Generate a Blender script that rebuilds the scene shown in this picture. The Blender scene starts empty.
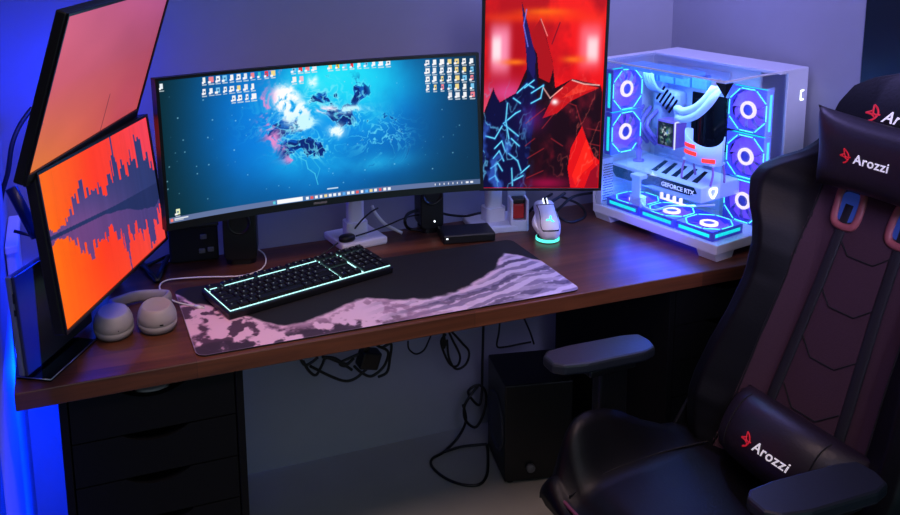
import bpy, bmesh, math, random
import numpy as np
from mathutils import Matrix, Vector
random.seed(7); rng=np.random.default_rng(7)
PI=math.pi
scene=bpy.context.scene
COL=scene.collection
scene.view_settings.view_transform='Standard'
scene.view_settings.look='None'
# ---------------------------------------------------------------- camera (solved from the desk, mat, keyboard and case corners)
CX,CY,CZ=0.12749704,-1.79071378,1.64750352
YAW,PITCH,ROLL=0.3493885,0.19236937,-0.01487674
FPX,PX,PY=936.163,394.300,85.058
fw=Vector((math.sin(YAW)*math.cos(PITCH),math.cos(YAW)*math.cos(PITCH),-math.sin(PITCH)))
r0=Vector((math.cos(YAW),-math.sin(YAW),0)); u0=r0.cross(fw)
RR=r0*math.cos(ROLL)+u0*math.sin(ROLL); UU=-r0*math.sin(ROLL)+u0*math.cos(ROLL)
cd=bpy.data.cameras.new('camera'); cam=bpy.data.objects.new('camera',cd); COL.objects.link(cam)
Mc=Matrix((RR,UU,-fw)).transposed().to_4x4(); Mc.translation=Vector((CX,CY,CZ)); cam.matrix_world=Mc
cd.sensor_fit='HORIZONTAL'; cd.sensor_width=36; cd.lens=FPX*36/900
cd.shift_x=(450-PX)/900; cd.shift_y=-(257.5-PY)/900; cd.clip_start=.05
scene.camera=cam
def at(px,py,axis,val):
    d=fw+RR*((px-PX)/FPX)-UU*((py-PY)/FPX); c=Vector((CX,CY,CZ))
    t=(val-c[axis])/d[axis]; return c+d*t
ZT=.74; DD=.5765; DL=1.93; XL=-.02; XR=1.985; YB=.70
# ---------------------------------------------------------------- materials
def lin(c):
    return tuple(((x/255)/12.92 if x/255<=.04045 else ((x/255+.055)/1.055)**2.4) for x in c)
def lin4(c): return (*lin(c),1)
def mat(name,col,rough=.5,metal=0,noise=0,nscale=40,bump=0,spec=.5,emit=None,estr=0,coat=0):
    m=bpy.data.materials.new(name); m.use_nodes=True; nt=m.node_tree; b=nt.nodes['Principled BSDF']
    b.inputs['Base Color'].default_value=lin4(col); b.inputs['Roughness'].default_value=rough; b.inputs['Metallic'].default_value=metal
    b.inputs['Specular IOR Level'].default_value=spec
    if coat: b.inputs['Coat Weight'].default_value=coat
    if emit: b.inputs['Emission Color'].default_value=lin4(emit); b.inputs['Emission Strength'].default_value=estr
    if noise or bump:
        tc=nt.nodes.new('ShaderNodeTexCoord'); n=nt.nodes.new('ShaderNodeTexNoise'); n.inputs['Scale'].default_value=nscale; n.inputs['Detail'].default_value=5
        nt.links.new(tc.outputs['Object'],n.inputs['Vector'])
        if noise:
            mx=nt.nodes.new('ShaderNodeMix'); mx.data_type='RGBA'; l=lin(col)
            mx.inputs[6].default_value=(*[x*(1-noise) for x in l],1); mx.inputs[7].default_value=(*[min(1,x*(1+noise)) for x in l],1)
            nt.links.new(n.outputs['Fac'],mx.inputs[0]); nt.links.new(mx.outputs[2],b.inputs['Base Color'])
        if bump:
            bp=nt.nodes.new('ShaderNodeBump'); bp.inputs['Strength'].default_value=bump; bp.inputs['Distance'].default_value=.002
            nt.links.new(n.outputs['Fac'],bp.inputs['Height']); nt.links.new(bp.outputs['Normal'],b.inputs['Normal'])
    return m
def emis(name,col,s):
    m=bpy.data.materials.new(name); m.use_nodes=True; nt=m.node_tree; nt.nodes.clear()
    o=nt.nodes.new('ShaderNodeOutputMaterial'); e=nt.nodes.new('ShaderNodeEmission'); e.inputs[0].default_value=lin4(col); e.inputs[1].default_value=s
    nt.links.new(e.outputs[0],o.inputs[0]); return m
def paintmat(name,emission=0,rough=.4):
    m=bpy.data.materials.new(name); m.use_nodes=True; nt=m.node_tree; b=nt.nodes['Principled BSDF']
    a=nt.nodes.new('ShaderNodeAttribute'); a.attribute_name='paint'
    b.inputs['Roughness'].default_value=rough
    if emission:
        b.inputs['Base Color'].default_value=(.004,.004,.005,1); b.inputs['Specular IOR Level'].default_value=.1
        nt.links.new(a.outputs['Color'],b.inputs['Emission Color']); b.inputs['Emission Strength'].default_value=emission
    else: nt.links.new(a.outputs['Color'],b.inputs['Base Color'])
    return m
def woodmat(name,dark,light,axis='X'):
    m=bpy.data.materials.new(name); m.use_nodes=True; nt=m.node_tree; b=nt.nodes['Principled BSDF']; N=nt.nodes; L=nt.links
    tc=N.new('ShaderNodeTexCoord'); mp=N.new('ShaderNodeMapping'); mp.inputs['Scale'].default_value=(1.2,22,22)
    L.new(tc.outputs['Object'],mp.inputs[0])
    n1=N.new('ShaderNodeTexNoise'); n1.inputs['Scale'].default_value=1.6; n1.inputs['Detail'].default_value=8; n1.inputs['Roughness'].default_value=.65; n1.inputs['Distortion'].default_value=.6
    L.new(mp.outputs[0],n1.inputs['Vector'])
    # glued staves: one tone per stave
    br=N.new('ShaderNodeTexBrick'); br.inputs['Scale'].default_value=1; br.inputs['Brick Width'].default_value=.62; br.inputs['Row Height'].default_value=.062; br.inputs['Mortar Size'].default_value=.0006
    br.inputs['Color1'].default_value=(.25,.25,.25,1); br.inputs['Color2'].default_value=(.8,.8,.8,1); br.inputs['Mortar'].default_value=(.1,.1,.1,1); br.offset=.37
    L.new(tc.outputs['Object'],br.inputs['Vector'])
    mx=N.new('ShaderNodeMix'); mx.data_type='FLOAT'; mx.inputs[0].default_value=.3
    L.new(n1.outputs['Fac'],mx.inputs[2]); L.new(br.outputs['Color'],mx.inputs[3])
    cr=N.new('ShaderNodeValToRGB'); cr.color_ramp.elements[0].position=.3; cr.color_ramp.elements[0].color=lin4(dark); cr.color_ramp.elements[1].position=.72; cr.color_ramp.elements[1].color=lin4(light)
    L.new(mx.outputs[0],cr.inputs[0]); L.new(cr.outputs[0],b.inputs['Base Color'])
    b.inputs['Roughness'].default_value=.38
    bp=N.new('ShaderNodeBump'); bp.inputs['Strength'].default_value=.06; L.new(n1.outputs['Fac'],bp.inputs['Height']); L.new(bp.outputs['Normal'],b.inputs['Normal'])
    return m
def glassmat(name,tint=(1,1,1),refl=.5):
    m=bpy.data.materials.new(name); m.use_nodes=True; nt=m.node_tree; nt.nodes.clear(); N=nt.nodes;L=nt.links
    o=N.new('ShaderNodeOutputMaterial'); t=N.new('ShaderNodeBsdfTransparent'); t.inputs[0].default_value=(*tint,1)
    g=N.new('ShaderNodeBsdfGlossy'); g.inputs['Roughness'].default_value=.02
    f=N.new('ShaderNodeFresnel'); f.inputs[0].default_value=1.45
    mu=N.new('ShaderNodeMath'); mu.operation='MULTIPLY'; mu.inputs[1].default_value=refl
    mx=N.new('ShaderNodeMixShader'); L.new(f.outputs[0],mu.inputs[0]); L.new(mu.outputs[0],mx.inputs[0]); L.new(t.outputs[0],mx.inputs[1]); L.new(g.outputs[0],mx.inputs[2]); L.new(mx.outputs[0],o.inputs[0]); return m
M={}
M['wall']=mat('painted_wall',(150,152,166),.75,noise=.04,nscale=18,bump=.12)
M['ceiling']=mat('ceiling_paint',(215,215,215),.8,noise=.03,nscale=10)
M['floor']=mat('floor_vinyl',(150,150,142),.45,noise=.12,nscale=6,bump=.05)
M['wood']=woodmat('walnut_staves',(40,19,12),(114,66,42))
M['black']=mat('black_plastic',(7,8,11),.45,noise=.08,nscale=60)
M['blacksat']=mat('black_satin',(6,7,9),.35)
M['blackgl']=mat('black_gloss',(6,7,9),.12)
M['drawer']=mat('black_brown_lacquer',(2,3,6),.6,spec=.2,noise=.1,nscale=30)
M['dark']=mat('dark_void',(3,3,4),.8)
M['white']=mat('white_plastic',(222,222,228),.4,noise=.02,nscale=30)
M['whitemet']=mat('white_powder_coat',(226,228,235),.35,noise=.02,nscale=40)
M['offwhite']=mat('off_white_soft',(158,152,152),.55,noise=.03,nscale=80)
M['grey']=mat('grey_plastic',(96,98,104),.45,noise=.05,nscale=50)
M['silver']=mat('brushed_aluminium',(150,154,162),.3,metal=.9,noise=.06,nscale=90)
M['lapgrey']=mat('dark_grey_aluminium',(120,126,138),.35,metal=.3,noise=.05,nscale=60)
M['red']=mat('red_plastic',(190,30,34),.4,noise=.05,nscale=50)
M['leather']=mat('black_leatherette',(5,5,9),.48,spec=.22,noise=.15,nscale=160,bump=.18)
M['leatherp']=mat('plum_black_leatherette',(30,19,29),.45,noise=.15,nscale=140,bump=.2)
M['fabric']=mat('plum_fabric',(64,42,52),.85,noise=.18,nscale=300,bump=.3,spec=.2)
M['strap']=mat('black_webbing',(14,12,20),.7,noise=.2,nscale=400,bump=.3)
M['guide']=mat('red_brown_plastic',(150,78,80),.45,noise=.05,nscale=60)
M['seam']=mat('dark_stitching',(8,4,8),.9)
M['piping']=mat('plum_highlight_piping',(104,52,74),.4)
M['pad']=mat('soft_grey_black_urethane',(26,31,40),.45,noise=.08,nscale=120,bump=.1)
M['logow']=emis('white_print',(225,220,225),.72); M['logor']=emis('red_print',(190,30,45),.55)
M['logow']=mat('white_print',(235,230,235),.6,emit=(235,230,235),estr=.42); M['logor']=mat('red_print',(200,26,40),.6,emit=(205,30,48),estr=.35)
M['ledw']=emis('white_led',(235,245,255),3)
M['cyan']=emis('cyan_led_strip',(90,240,245),2.4)
M['cyan2']=emis('teal_led_diffuser',(30,225,232),1.5)
M['hubglow']=emis('lavender_ring_glow',(238,222,255),1.7)
M['blade']=mat('translucent_fan_blade',(60,40,170),.4,emit=(118,84,255),estr=.95)
M['hub']=mat('fan_hub',(60,60,150),.3,emit=(52,60,190),estr=.35)
M['kbglow']=emis('keyboard_backlight',(175,242,240),1.9)
M['legend']=emis('key_legend',(190,205,215),.32)
M['mouseglow']=emis('mint_glow',(90,250,225),1.6)
M['glass']=glassmat('clear_case_glass',(.95,.97,1.0),.3)
M['lcdw']=emis('white_lcd_edge',(235,240,255),1.1)
M['redglow']=emis('red_glow',(255,58,60),1.8)
M['pcwhite']=mat('white_case_metal',(214,218,230),.4,noise=.02,nscale=40)
M['pcboard']=mat('white_circuit_board',(170,185,215),.5,noise=.15,nscale=60)
M['pcdark']=mat('dark_heatsink',(5,6,12),.8,spec=.1,noise=.2,nscale=60)
M['lapface']=mat('dark_slate_lid',(58,60,68),.25,metal=.3,noise=.06,nscale=30)
M['navy']=mat('dark_teal_door',(8,26,36),.3,noise=.3,nscale=5)
M['cable']=mat('black_cable',(9,9,11),.5); M['wcable']=mat('white_cable',(214,214,214),.5)
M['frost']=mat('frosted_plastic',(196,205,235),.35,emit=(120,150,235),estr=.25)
M['ledblue']=emis('blue_led_strip',(10,70,255),6)
# ---------------------------------------------------------------- mesh helpers
I4=Matrix.Identity(4)
def T(x,y,z): return Matrix.Translation((x,y,z))
def R(a,ax): return Matrix.Rotation(a,4,ax)
def merge(bm,tmp,Mx=I4,mi=0,smooth=False):
    for f in tmp.faces: f.material_index=mi; f.smooth=smooth
    tmp.transform(Mx); me=bpy.data.meshes.new('tmp'); tmp.to_mesh(me); tmp.free(); bm.from_mesh(me); bpy.data.meshes.remove(me)
def box(bm,c,s,bev=0,mi=0,Mx=I4,seg=2,smooth=False):
    t=bmesh.new(); bmesh.ops.create_cube(t,size=1)
    for v in t.verts: v.co=Vector((v.co.x*s[0],v.co.y*s[1],v.co.z*s[2]))
    if bev: bmesh.ops.bevel(t,geom=list(t.edges),offset=min(bev,min(s)*.49),segments=seg,affect='EDGES',profile=.5)
    merge(bm,t,Mx@T(*c),mi,smooth)
def cyl(bm,c,r,h,axis='Z',seg=32,r2=None,mi=0,Mx=I4,bev=0,smooth=True):
    t=bmesh.new(); bmesh.ops.create_cone(t,cap_ends=True,segments=seg,radius1=r,radius2=r if r2 is None else r2,depth=h)
    if bev: bmesh.ops.bevel(t,geom=[e for e in t.edges if len(e.link_faces)==2 and any(len(f.verts)>4 for f in e.link_faces)],offset=bev,segments=3,affect='EDGES',profile=.5)
    A={'Z':I4,'X':R(PI/2,'Y'),'Y':R(-PI/2,'X')}[axis]
    merge(bm,t,Mx@T(*c)@A,mi,False)
    if smooth:
        pass
def lathe(bm,prof,seg=32,Mx=I4,mi=0,cap=True):
    t=bmesh.new(); rings=[]
    for r,z in prof: rings.append([t.verts.new((r*math.cos(2*PI*i/seg),r*math.sin(2*PI*i/seg),z)) for i in range(seg)])
    for a,b in zip(rings,rings[1:]):
        for i in range(seg): t.faces.new((a[i],a[(i+1)%seg],b[(i+1)%seg],b[i]))
    if cap: t.faces.new(list(reversed(rings[0]))); t.faces.new(rings[-1])
    merge(bm,t,Mx,mi,True)
def prism(bm,poly,z0,z1,Mx=I4,mi=0,bev=0):
    t=bmesh.new(); a=[t.verts.new((x,y,z0)) for x,y in poly]; b=[t.verts.new((x,y,z1)) for x,y in poly]; n=len(poly)
    t.faces.new(list(reversed(a))); t.faces.new(b)
    for i in range(n): t.faces.new((a[i],a[(i+1)%n],b[(i+1)%n],b[i]))
    bmesh.ops.recalc_face_normals(t,faces=list(t.faces))
    if bev: bmesh.ops.bevel(t,geom=list(t.edges),offset=bev,segments=2,affect='EDGES',profile=.5)
    merge(bm,t,Mx,mi)
def rrect(w,h,r,n=6,cx=0,cy=0):
    P=[]
    for (sx,sy,a0) in ((1,1,0),(-1,1,PI/2),(-1,-1,PI),(1,-1,1.5*PI)):
        for i in range(n+1):
            a=a0+PI/2*i/n; P.append((cx+sx*(w/2-r)+r*math.cos(a),cy+sy*(h/2-r)+r*math.sin(a)))
    return P
def smoothpath(pts,n=8,closed=False):
    P=[Vector(p) for p in pts]; out=[]; N=len(P)
    rngi=range(N if closed else N-1)
    for i in rngi:
        p0=P[(i-1)%N] if closed or i>0 else P[0]; p1=P[i]; p2=P[(i+1)%N]; p3=P[(i+2)%N] if closed or i+2<N else P[-1]
        for k in range(n):
            t=k/n; out.append(.5*((2*p1)+(p2-p0)*t+(2*p0-5*p1+4*p2-p3)*t*t+(3*p1-p0-3*p2+p3)*t**3))
    if not closed: out.append(P[-1])
    return out
def tube(bm,pts,r,seg=8,n=8,mi=0,closed=False,smoothp=True,flat=None,Mx=I4,up=None):
    P=smoothpath(pts,n,closed) if smoothp else [Vector(p) for p in pts]
    t=bmesh.new(); rings=[]; N=len(P); prev=None
    for i,p in enumerate(P):
        d=(P[(i+1)%N]-P[i-1]) if (closed or 0<i<N-1) else (P[1]-P[0] if i==0 else P[-1]-P[-2])
        d=d.normalized() if d.length>1e-9 else Vector((0,0,1))
        if up is not None: ref=Vector(up)
        elif prev is None: ref=Vector((0,0,1)) if abs(d.z)<.9 else Vector((1,0,0))
        else: ref=prev
        a=(ref-d*ref.dot(d))
        a=a.normalized() if a.length>1e-6 else d.orthogonal().normalized()
        prev=a; b=d.cross(a); ra,rb=(r,r) if flat is None else flat
        rings.append([t.verts.new(p+a*(ra*math.cos(2*PI*k/seg))+b*(rb*math.sin(2*PI*k/seg))) for k in range(seg)])
    prs=list(zip(rings,rings[1:]))
    if closed: prs.append((rings[-1],rings[0]))
    for A,B in prs:
        for k in range(seg): t.faces.new((A[k],A[(k+1)%seg],B[(k+1)%seg],B[k]))
    if not closed: t.faces.new(list(reversed(rings[0]))); t.faces.new(rings[-1])
    bmesh.ops.recalc_face_normals(t,faces=list(t.faces))
    merge(bm,t,Mx,mi,True)
def loft(bm,rings,Mx=I4,mi=0,cap=True,smooth=True,mif=None):
    t=bmesh.new(); V=[[t.verts.new(p) for p in r] for r in rings]; n=len(V[0])
    fs=[]
    for i,(a,b) in enumerate(zip(V,V[1:])):
        for k in range(n): fs.append((t.faces.new((a[k],a[(k+1)%n],b[(k+1)%n],b[k])),i,k))
    if cap: t.faces.new(list(reversed(V[0]))); t.faces.new(V[-1])
    bmesh.ops.recalc_face_normals(t,faces=list(t.faces))
    if mif:
        t.transform(Mx)
        for f in t.faces: f.smooth=smooth; f.material_index=0
        for f,i,k in fs: f.material_index=mif(i,k)
        me=bpy.data.meshes.new('tmp'); t.to_mesh(me); t.free(); bm.from_mesh(me); bpy.data.meshes.remove(me)
    else: merge(bm,t,Mx,mi,smooth)
def pillow(bm,w,h,d,Mx=I4,mi=0,n=28,p=2.6,pin=.06,bend=0,sag=0):
    # cushion: local x right, y up, z towards the front
    t=bmesh.new(); g={}
    for s in (1,-1):
        for i in range(n+1):
            for j in range(n+1):
                u=2*i/n-1; v=2*j/n-1
                edge=(1-abs(u)**p)*(1-abs(v)**p); th=max(0,edge)**.5
                x=w/2*u*(1-pin*(1-v*v)); y=h/2*v*(1-pin*1.6*(1-u*u)); z=s*d/2*th+bend*u*u-sag*0
                y+=sag*(1-u*u)
                if s==-1 and (i in(0,n) or j in(0,n)): g[(s,i,j)]=g[(1,i,j)]
                else: g[(s,i,j)]=t.verts.new((x,y,z))
    for s in (1,-1):
        for i in range(n):
            for j in range(n):
                q=[g[(s,i,j)],g[(s,i+1,j)],g[(s,i+1,j+1)],g[(s,i,j+1)]]
                t.faces.new(q if s==1 else q[::-1])
    merge(bm,t,Mx,mi,True)
def obj(name,bm,mats,parent=None,label=None,Mx=None,sm=False):
    if Mx is not None: bm.transform(Mx)
    me=bpy.data.meshes.new(name); bm.to_mesh(me); bm.free()
    if not isinstance(mats,(list,tuple)): mats=[mats]
    for m in mats: me.materials.append(M[m] if isinstance(m,str) else m)
    o=bpy.data.objects.new(name,me); COL.objects.link(o)
    if parent is not None: o.parent=parent
    if label: o['label']=label
    return o
def empty(name,label,cat,loc=(0,0,0),rz=0,group=None):
    o=bpy.data.objects.new(name,None); COL.objects.link(o); o.location=loc; o.rotation_euler=(0,0,rz); o.empty_display_size=.05
    return tag(o,label,cat,group)
def tag(o,label,cat,group=None):
    o['label']=label; o['category']=cat
    if group: o['group']=group
    return o
def struct(name,bm,m):
    o=obj(name,bm,m); o['kind']='structure'; return o
def B(): return bmesh.new()
def one(name,fn,mats,parent=None,label=None,Mx=None):
    bm=B(); fn(bm); return obj(name,bm,mats,parent,label,Mx)
def text_bm(s,size,depth=.0008,shear=.0,Mx=I4,bold=0,spacing=1.0,align='LEFT'):
    cu=bpy.data.curves.new('t','FONT'); cu.body=s; cu.size=size; cu.extrude=depth/2; cu.shear=shear; cu.offset=bold; cu.space_character=spacing; cu.align_x=align
    to=bpy.data.objects.new('t',cu); COL.objects.link(to); dg=bpy.context.evaluated_depsgraph_get(); me=bpy.data.meshes.new_from_object(to.evaluated_get(dg))
    bm=B(); bm.from_mesh(me); bm.transform(Mx); bpy.data.objects.remove(to); bpy.data.curves.remove(cu); bpy.data.meshes.remove(me); return bm
# ---------------------------------------------------------------- painted colour grids
def vnoise(x,y,seed):
    g=np.random.default_rng(seed).random((64,64)); xi=np.floor(x).astype(int); yi=np.floor(y).astype(int); fx=x-xi; fy=y-yi
    fx=fx*fx*(3-2*fx); fy=fy*fy*(3-2*fy); a=g[xi%64,yi%64]; b=g[(xi+1)%64,yi%64]; c=g[xi%64,(yi+1)%64]; d=g[(xi+1)%64,(yi+1)%64]
    return (a*(1-fx)+b*fx)*(1-fy)+(c*(1-fx)+d*fx)*fy
def fbm(x,y,seed,oct=5,g=.5):
    s=0;a=1;t=0
    for o in range(oct): s=s+a*vnoise(x*2**o+o*7.3,y*2**o+o*3.1,seed+o); t+=a; a*=g
    return s/t
def homog(src,dst):
    A=[];b=[]
    for (x,y),(u,v) in zip(src,dst):
        A.append([x,y,1,0,0,0,-u*x,-u*y]);b.append(u);A.append([0,0,0,x,y,1,-v*x,-v*y]);b.append(v)
    return np.append(np.linalg.solve(np.array(A,float),np.array(b,float)),1).reshape(3,3)
class Canvas:
    # X runs 0..ax left to right, Y 0..1 top to bottom
    def __init__(s,nx,ny,ax,bg=(0,0,0)):
        s.nx,s.ny,s.ax=nx,ny,ax; xs=np.linspace(0,ax,nx); ys=np.linspace(0,1,ny); s.X,s.Y=np.meshgrid(xs,ys); s.mu,s.mv=s.X/ax,s.Y.copy(); s.C=np.zeros((ny,nx,3)); s.C[:]=bg; s.px=1/ny
        s.H=None
    def corners(s,q): s.H=homog(q,[(0,0),(s.ax,0),(s.ax,1),(0,1)])
    def P(s,p):
        if s.H is None: return p
        w=s.H@np.array([p[0],p[1],1.]); return (w[0]/w[2],w[1]/w[2])
    def mix(s,col,a):
        a=np.clip(a,0,1)[...,None]; s.C=s.C*(1-a)+np.array(col,float)*a
    def add(s,col,a): s.C=s.C+np.array(col,float)*np.clip(a,0,9)[...,None]
    def poly(s,pts,col,a=1.,soft=0):
        pts=[s.P(p) for p in pts]; ins=np.zeros(s.X.shape,bool); n=len(pts)
        for i in range(n):
            x1,y1=pts[i];x2,y2=pts[(i+1)%n]
            if y1==y2: continue
            c=((s.Y>=min(y1,y2))&(s.Y<max(y1,y2))); xi=x1+(s.Y-y1)*(x2-x1)/(y2-y1); ins^=c&(s.X<xi)
        s.mix(col,ins*a)
    def seg(s,p,q,w,col,a=1.,glow=0):
        p=s.P(p);q=s.P(q); dx,dy=q[0]-p[0],q[1]-p[1]; L=dx*dx+dy*dy+1e-12
        t=np.clip(((s.X-p[0])*dx+(s.Y-p[1])*dy)/L,0,1); d=np.hypot(s.X-p[0]-t*dx,s.Y-p[1]-t*dy)
        m=np.clip((w/2-d)/s.px+.5,0,1)*a
        if glow: m=np.maximum(m,np.exp(-(d/glow)**2)*.6*a)
        s.mix(col,m)
    def line(s,pts,w,col,a=1.,glow=0):
        for p,q in zip(pts,pts[1:]): s.seg(p,q,w,col,a,glow)
    def rect(s,x0,y0,x1,y1,col,a=1.): s.poly([(x0,y0),(x1,y0),(x1,y1),(x0,y1)],col,a)
    def blob(s,p,rx,ry,col,a=1.,pw=2):
        p=s.P(p); d=((s.X-p[0])/rx)**2+((s.Y-p[1])/ry)**2; s.mix(col,a*np.exp(-d**(pw/2)))
    def mesh(s,fn):
        # fn(X/ax, Y) -> arrays x,y,z
        x,y,z=fn(s.mu,s.mv); V=np.stack([x,y,z],-1).reshape(-1,3)
        i=np.arange(s.nx*s.ny).reshape(s.ny,s.nx); F=np.stack([i[1:,:-1],i[1:,1:],i[:-1,1:],i[:-1,:-1]],-1).reshape(-1,4)
        me=bpy.data.meshes.new('screen'); me.vertices.add(len(V)); me.vertices.foreach_set('co',V.astype(np.float32).ravel())
        me.loops.add(F.size); me.loops.foreach_set('vertex_index',F.astype(np.int32).ravel())
        me.polygons.add(len(F)); me.polygons.foreach_set('loop_start',np.arange(0,F.size,4,dtype=np.int32))
        me.update(calc_edges=True)
        c=np.clip(s.C,0,255)/255; l=np.where(c<=.04045,c/12.92,((c+.055)/1.055)**2.4)
        at_=me.color_attributes.new('paint','FLOAT_COLOR','POINT'); at_.data.foreach_set('color',np.concatenate([l,np.ones(l.shape[:2]+(1,))],-1).astype(np.float32).ravel())
        me.validate(); return me
def meshobj(name,me,m,parent,label=None):
    me.name=name; me.materials.append(m); o=bpy.data.objects.new(name,me); COL.objects.link(o); o.parent=parent
    if label: o['label']=label
    return o
# ================================================================ ROOM
YF=-3.2
struct('floor',(lambda b:(box(b,((XL+XR)/2+.3,(YF+YB)/2,-.03),(4.4,YB-YF+.2,.06)),b)[1])(B()),'floor')
struct('wall_back',(lambda b:(box(b,((XL+XR)/2,YB+.04,1.25),(XR-XL+.16,.08,2.5)),b)[1])(B()),'wall')
struct('wall_left',(lambda b:(box(b,(XL-.04,(YB-.16)/2,1.25),(.08,YB+.16,2.5)),b)[1])(B()),'wall')
struct('trim_1',(lambda b:(box(b,(XL-.05,-.215,1.25),(.10,.11,2.5)),b)[1])(B()),'blacksat')
struct('wall_right',(lambda b:(box(b,(XR+.04,(YB-.055)/2,1.25),(.08,YB+.055,2.5)),b)[1])(B()),'wall')
def door(b):
    box(b,(XR+.022,-.53,1.05),(.05,.95,2.1),.002)
    for z in (.55,1.5): box(b,(XR-.004,-.53,z),(.008,.66,.72),.003)
struct('door_1',(lambda b:(door(b),b)[1])(B()),'navy')
struct('wall_front',(lambda b:(box(b,(XR+.04,-.53,2.31),(.08,.95,.38)),b)[1])(B()),'wall')
struct('ceiling',(lambda b:(box(b,((XL+XR)/2+.3,(YF+YB)/2,2.53),(4.4,YB-YF+.2,.06)),b)[1])(B()),'ceiling')

# ================================================================ DESK
desk=one('desk_worktop',lambda b:box(b,(0,0,0),(DL,DD,.038),.0025),'wood')
desk.location=(DL/2,DD/2,ZT-.019)
tag(desk,'long dark walnut wooden desk worktop spanning the room across two drawer units','desk')

def drawer_unit(x0,label):
    W,Dp,H=.363,.55,.702; t=empty('drawer_unit',label,'drawers',(x0+W/2,.012+Dp/2,0),0,'black drawer units under the desk')
    def carc(b):
        th=.016
        for s in (-1,1): box(b,(s*(W/2-th/2),0,H/2),(th,Dp,H),.0015)
        box(b,(0,.012,H-.008),(W-2*th,Dp-.026,.016)); box(b,(0,0,.03),(W-2*th,Dp-.03,.03)); box(b,(0,Dp/2-.006,H/2),(W-2*th,.012,H))
    one('carcass',carc,'drawer',t)
    w=W-.038; tops=[.697,.6,.503,.406,.248]; hs=[.094,.094,.094,.155,.155]; tops=[.697,.600,.503,.406,.222]; hs=[.094,.094,.094,.181,.172]
    for i,(zt,h) in enumerate(zip(tops,hs)):
        h=min(h,zt-.048)
        def front(b):
            P=[(-w/2,zt-h),(w/2,zt-h),(w/2,zt)]
            n=14; hw=.066
            for k in range(n+1):
                a=hw-2*hw*k/n; P.append((a,zt-.021*math.cos(a/hw*PI/2)**.8 if abs(a)<hw-1e-6 else zt))
            P.append((-w/2,zt))
            prism(b,P,0,.017,Mx=T(0,-Dp/2+.019,0)@R(PI/2,'X'))
        d=one('drawer',front,'drawer',t)
        def tray(b):
            hh=h-.03; dp=Dp-.05
            box(b,(0,.0,zt-h+.01),(w-.02,dp,.006)); 
            for s in (-1,1): box(b,(s*(w/2-.012),0,zt-h+.01+hh/2),(.008,dp,hh))
            box(b,(0,dp/2-.004,zt-h+.01+hh/2),(w-.02,.008,hh))
        one('drawer_box',tray,'dark',d)
    return t
drawer_unit(.0761,'black drawer unit with crescent cut-out grips under the left end of the desk')
drawer_unit(1.50,'black drawer unit under the right end of the desk behind the chair')
pk=one('folded_cloth',lambda b:pillow(b,.075,.03,.035,Mx=R(PI/2,'X')@I4,n=12),'grey'); pk.location=(.258,.048,.672)
tag(pk,'pale crumpled cloth showing through the top drawer grip of the left drawer unit','cloth')

# ================================================================ SCREENS
def panel_M(loc,ya,ti,ro): return T(*loc)@R(math.radians(ya),'Z')@R(-math.radians(ti),'X')@R(-math.radians(ro),'Y')
CHALF=.81/2
# ---- wide curved monitor
MC=(.732,.384,1.088); MM=panel_M(MC,-1.2,4.2,.5); RC=1.5; MW,MH=.81,.355
def curve_xy(a): return RC*math.sin(a/RC),-RC*(1-math.cos(a/RC))
cv=Canvas(760,334,MW/MH,(6,52,66))
cv.corners([(157,79.5),(477,54.5),(478,183.5),(171.5,221.5)])
X,Y=cv.X,cv.Y; ax=cv.ax
def pt(x,y): return cv.P((x,y))
c0=pt(318,118)
dx=(X-c0[0]); dy=(Y-c0[1]); r=np.hypot(dx/1.0,dy/.62)
wx=X+.16*(fbm(X*3.1,Y*3.1,201,5)-.5)*2; wy=Y+.16*(fbm(X*3.1+9,Y*3.1+4,207,5)-.5)*2
n1=fbm(X*3,Y*3,11,6); n2=fbm(wx*5+3,wy*5+1,29,6); n3=fbm(wx*11,wy*11+5,47,6,.6)
def gb(q,rx,ry): 
    cb=pt(*q); return np.exp(-(((X-cb[0])/rx)**2+((Y-cb[1])/ry)**2))
cv.mix((4,84,140),np.exp(-(r/1.35)**3)*.95)
cv.mix((0,108,206),np.exp(-(r/1.0)**2.4)*(.7+.6*n1))
cv.mix((4,134,234),np.exp(-(r/.6)**2)*(.4+.9*n2))
cv.mix((20,196,240),gb((350,88),.46,.22)*(.45+1.2*n2)); cv.mix((30,222,246),gb((342,76),.34,.18)*(.75+.8*n1))
cv.mix((20,170,232),gb((318,160),.32,.18)*(.3+1.*n2)); cv.mix((30,170,226),gb((380,165),.26,.07)*(n2*1.3)); cv.mix((30,196,240),gb((378,106),.10,.2)*(n3*1.2))
# dark islands with bright shores
reg=np.maximum.reduce([gb(q,rx,ry)*a for q,rx,ry,a in (((330,97),.15,.11,1),((288,128),.12,.09,1),((296,130),.1,.08,.8),((345,116),.2,.06,1),((358,122),.14,.06,.9),((320,150),.14,.10,1),((297,150),.07,.09,.9),((364,96),.07,.09,.8),((384,138),.2,.14,.7))])
lev=.55*n3+.45*n2
m_=np.clip((lev+.30*reg-.70)*30,0,1)*np.clip(reg*2.2,0,1); cv.mix((4,66,168),m_*.85)
m2=np.clip((n3-.53)*16,0,1)*m_; cv.mix((3,30,104),m2*.85)
fine=1-np.abs(2*fbm(wx*16+1.3,wy*16+.2,83,4)-1); cv.mix((120,232,250),np.clip((fine-.88)*12,0,1)*np.clip(reg*1.5,0,1)*.7)
sh=np.exp(-((lev+.30*reg-.70)/.012)**2)*np.clip(reg*2,0,1); cv.mix((140,240,252),sh*.7)
rid=1-np.abs(2*fbm(wx*6+1.3,wy*6+.2,93,5)-1); cv.mix((90,220,246),np.clip((rid-.92)*12,0,1)*np.exp(-(r/.5)**4)*.4*(1-m_*.6))
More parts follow.
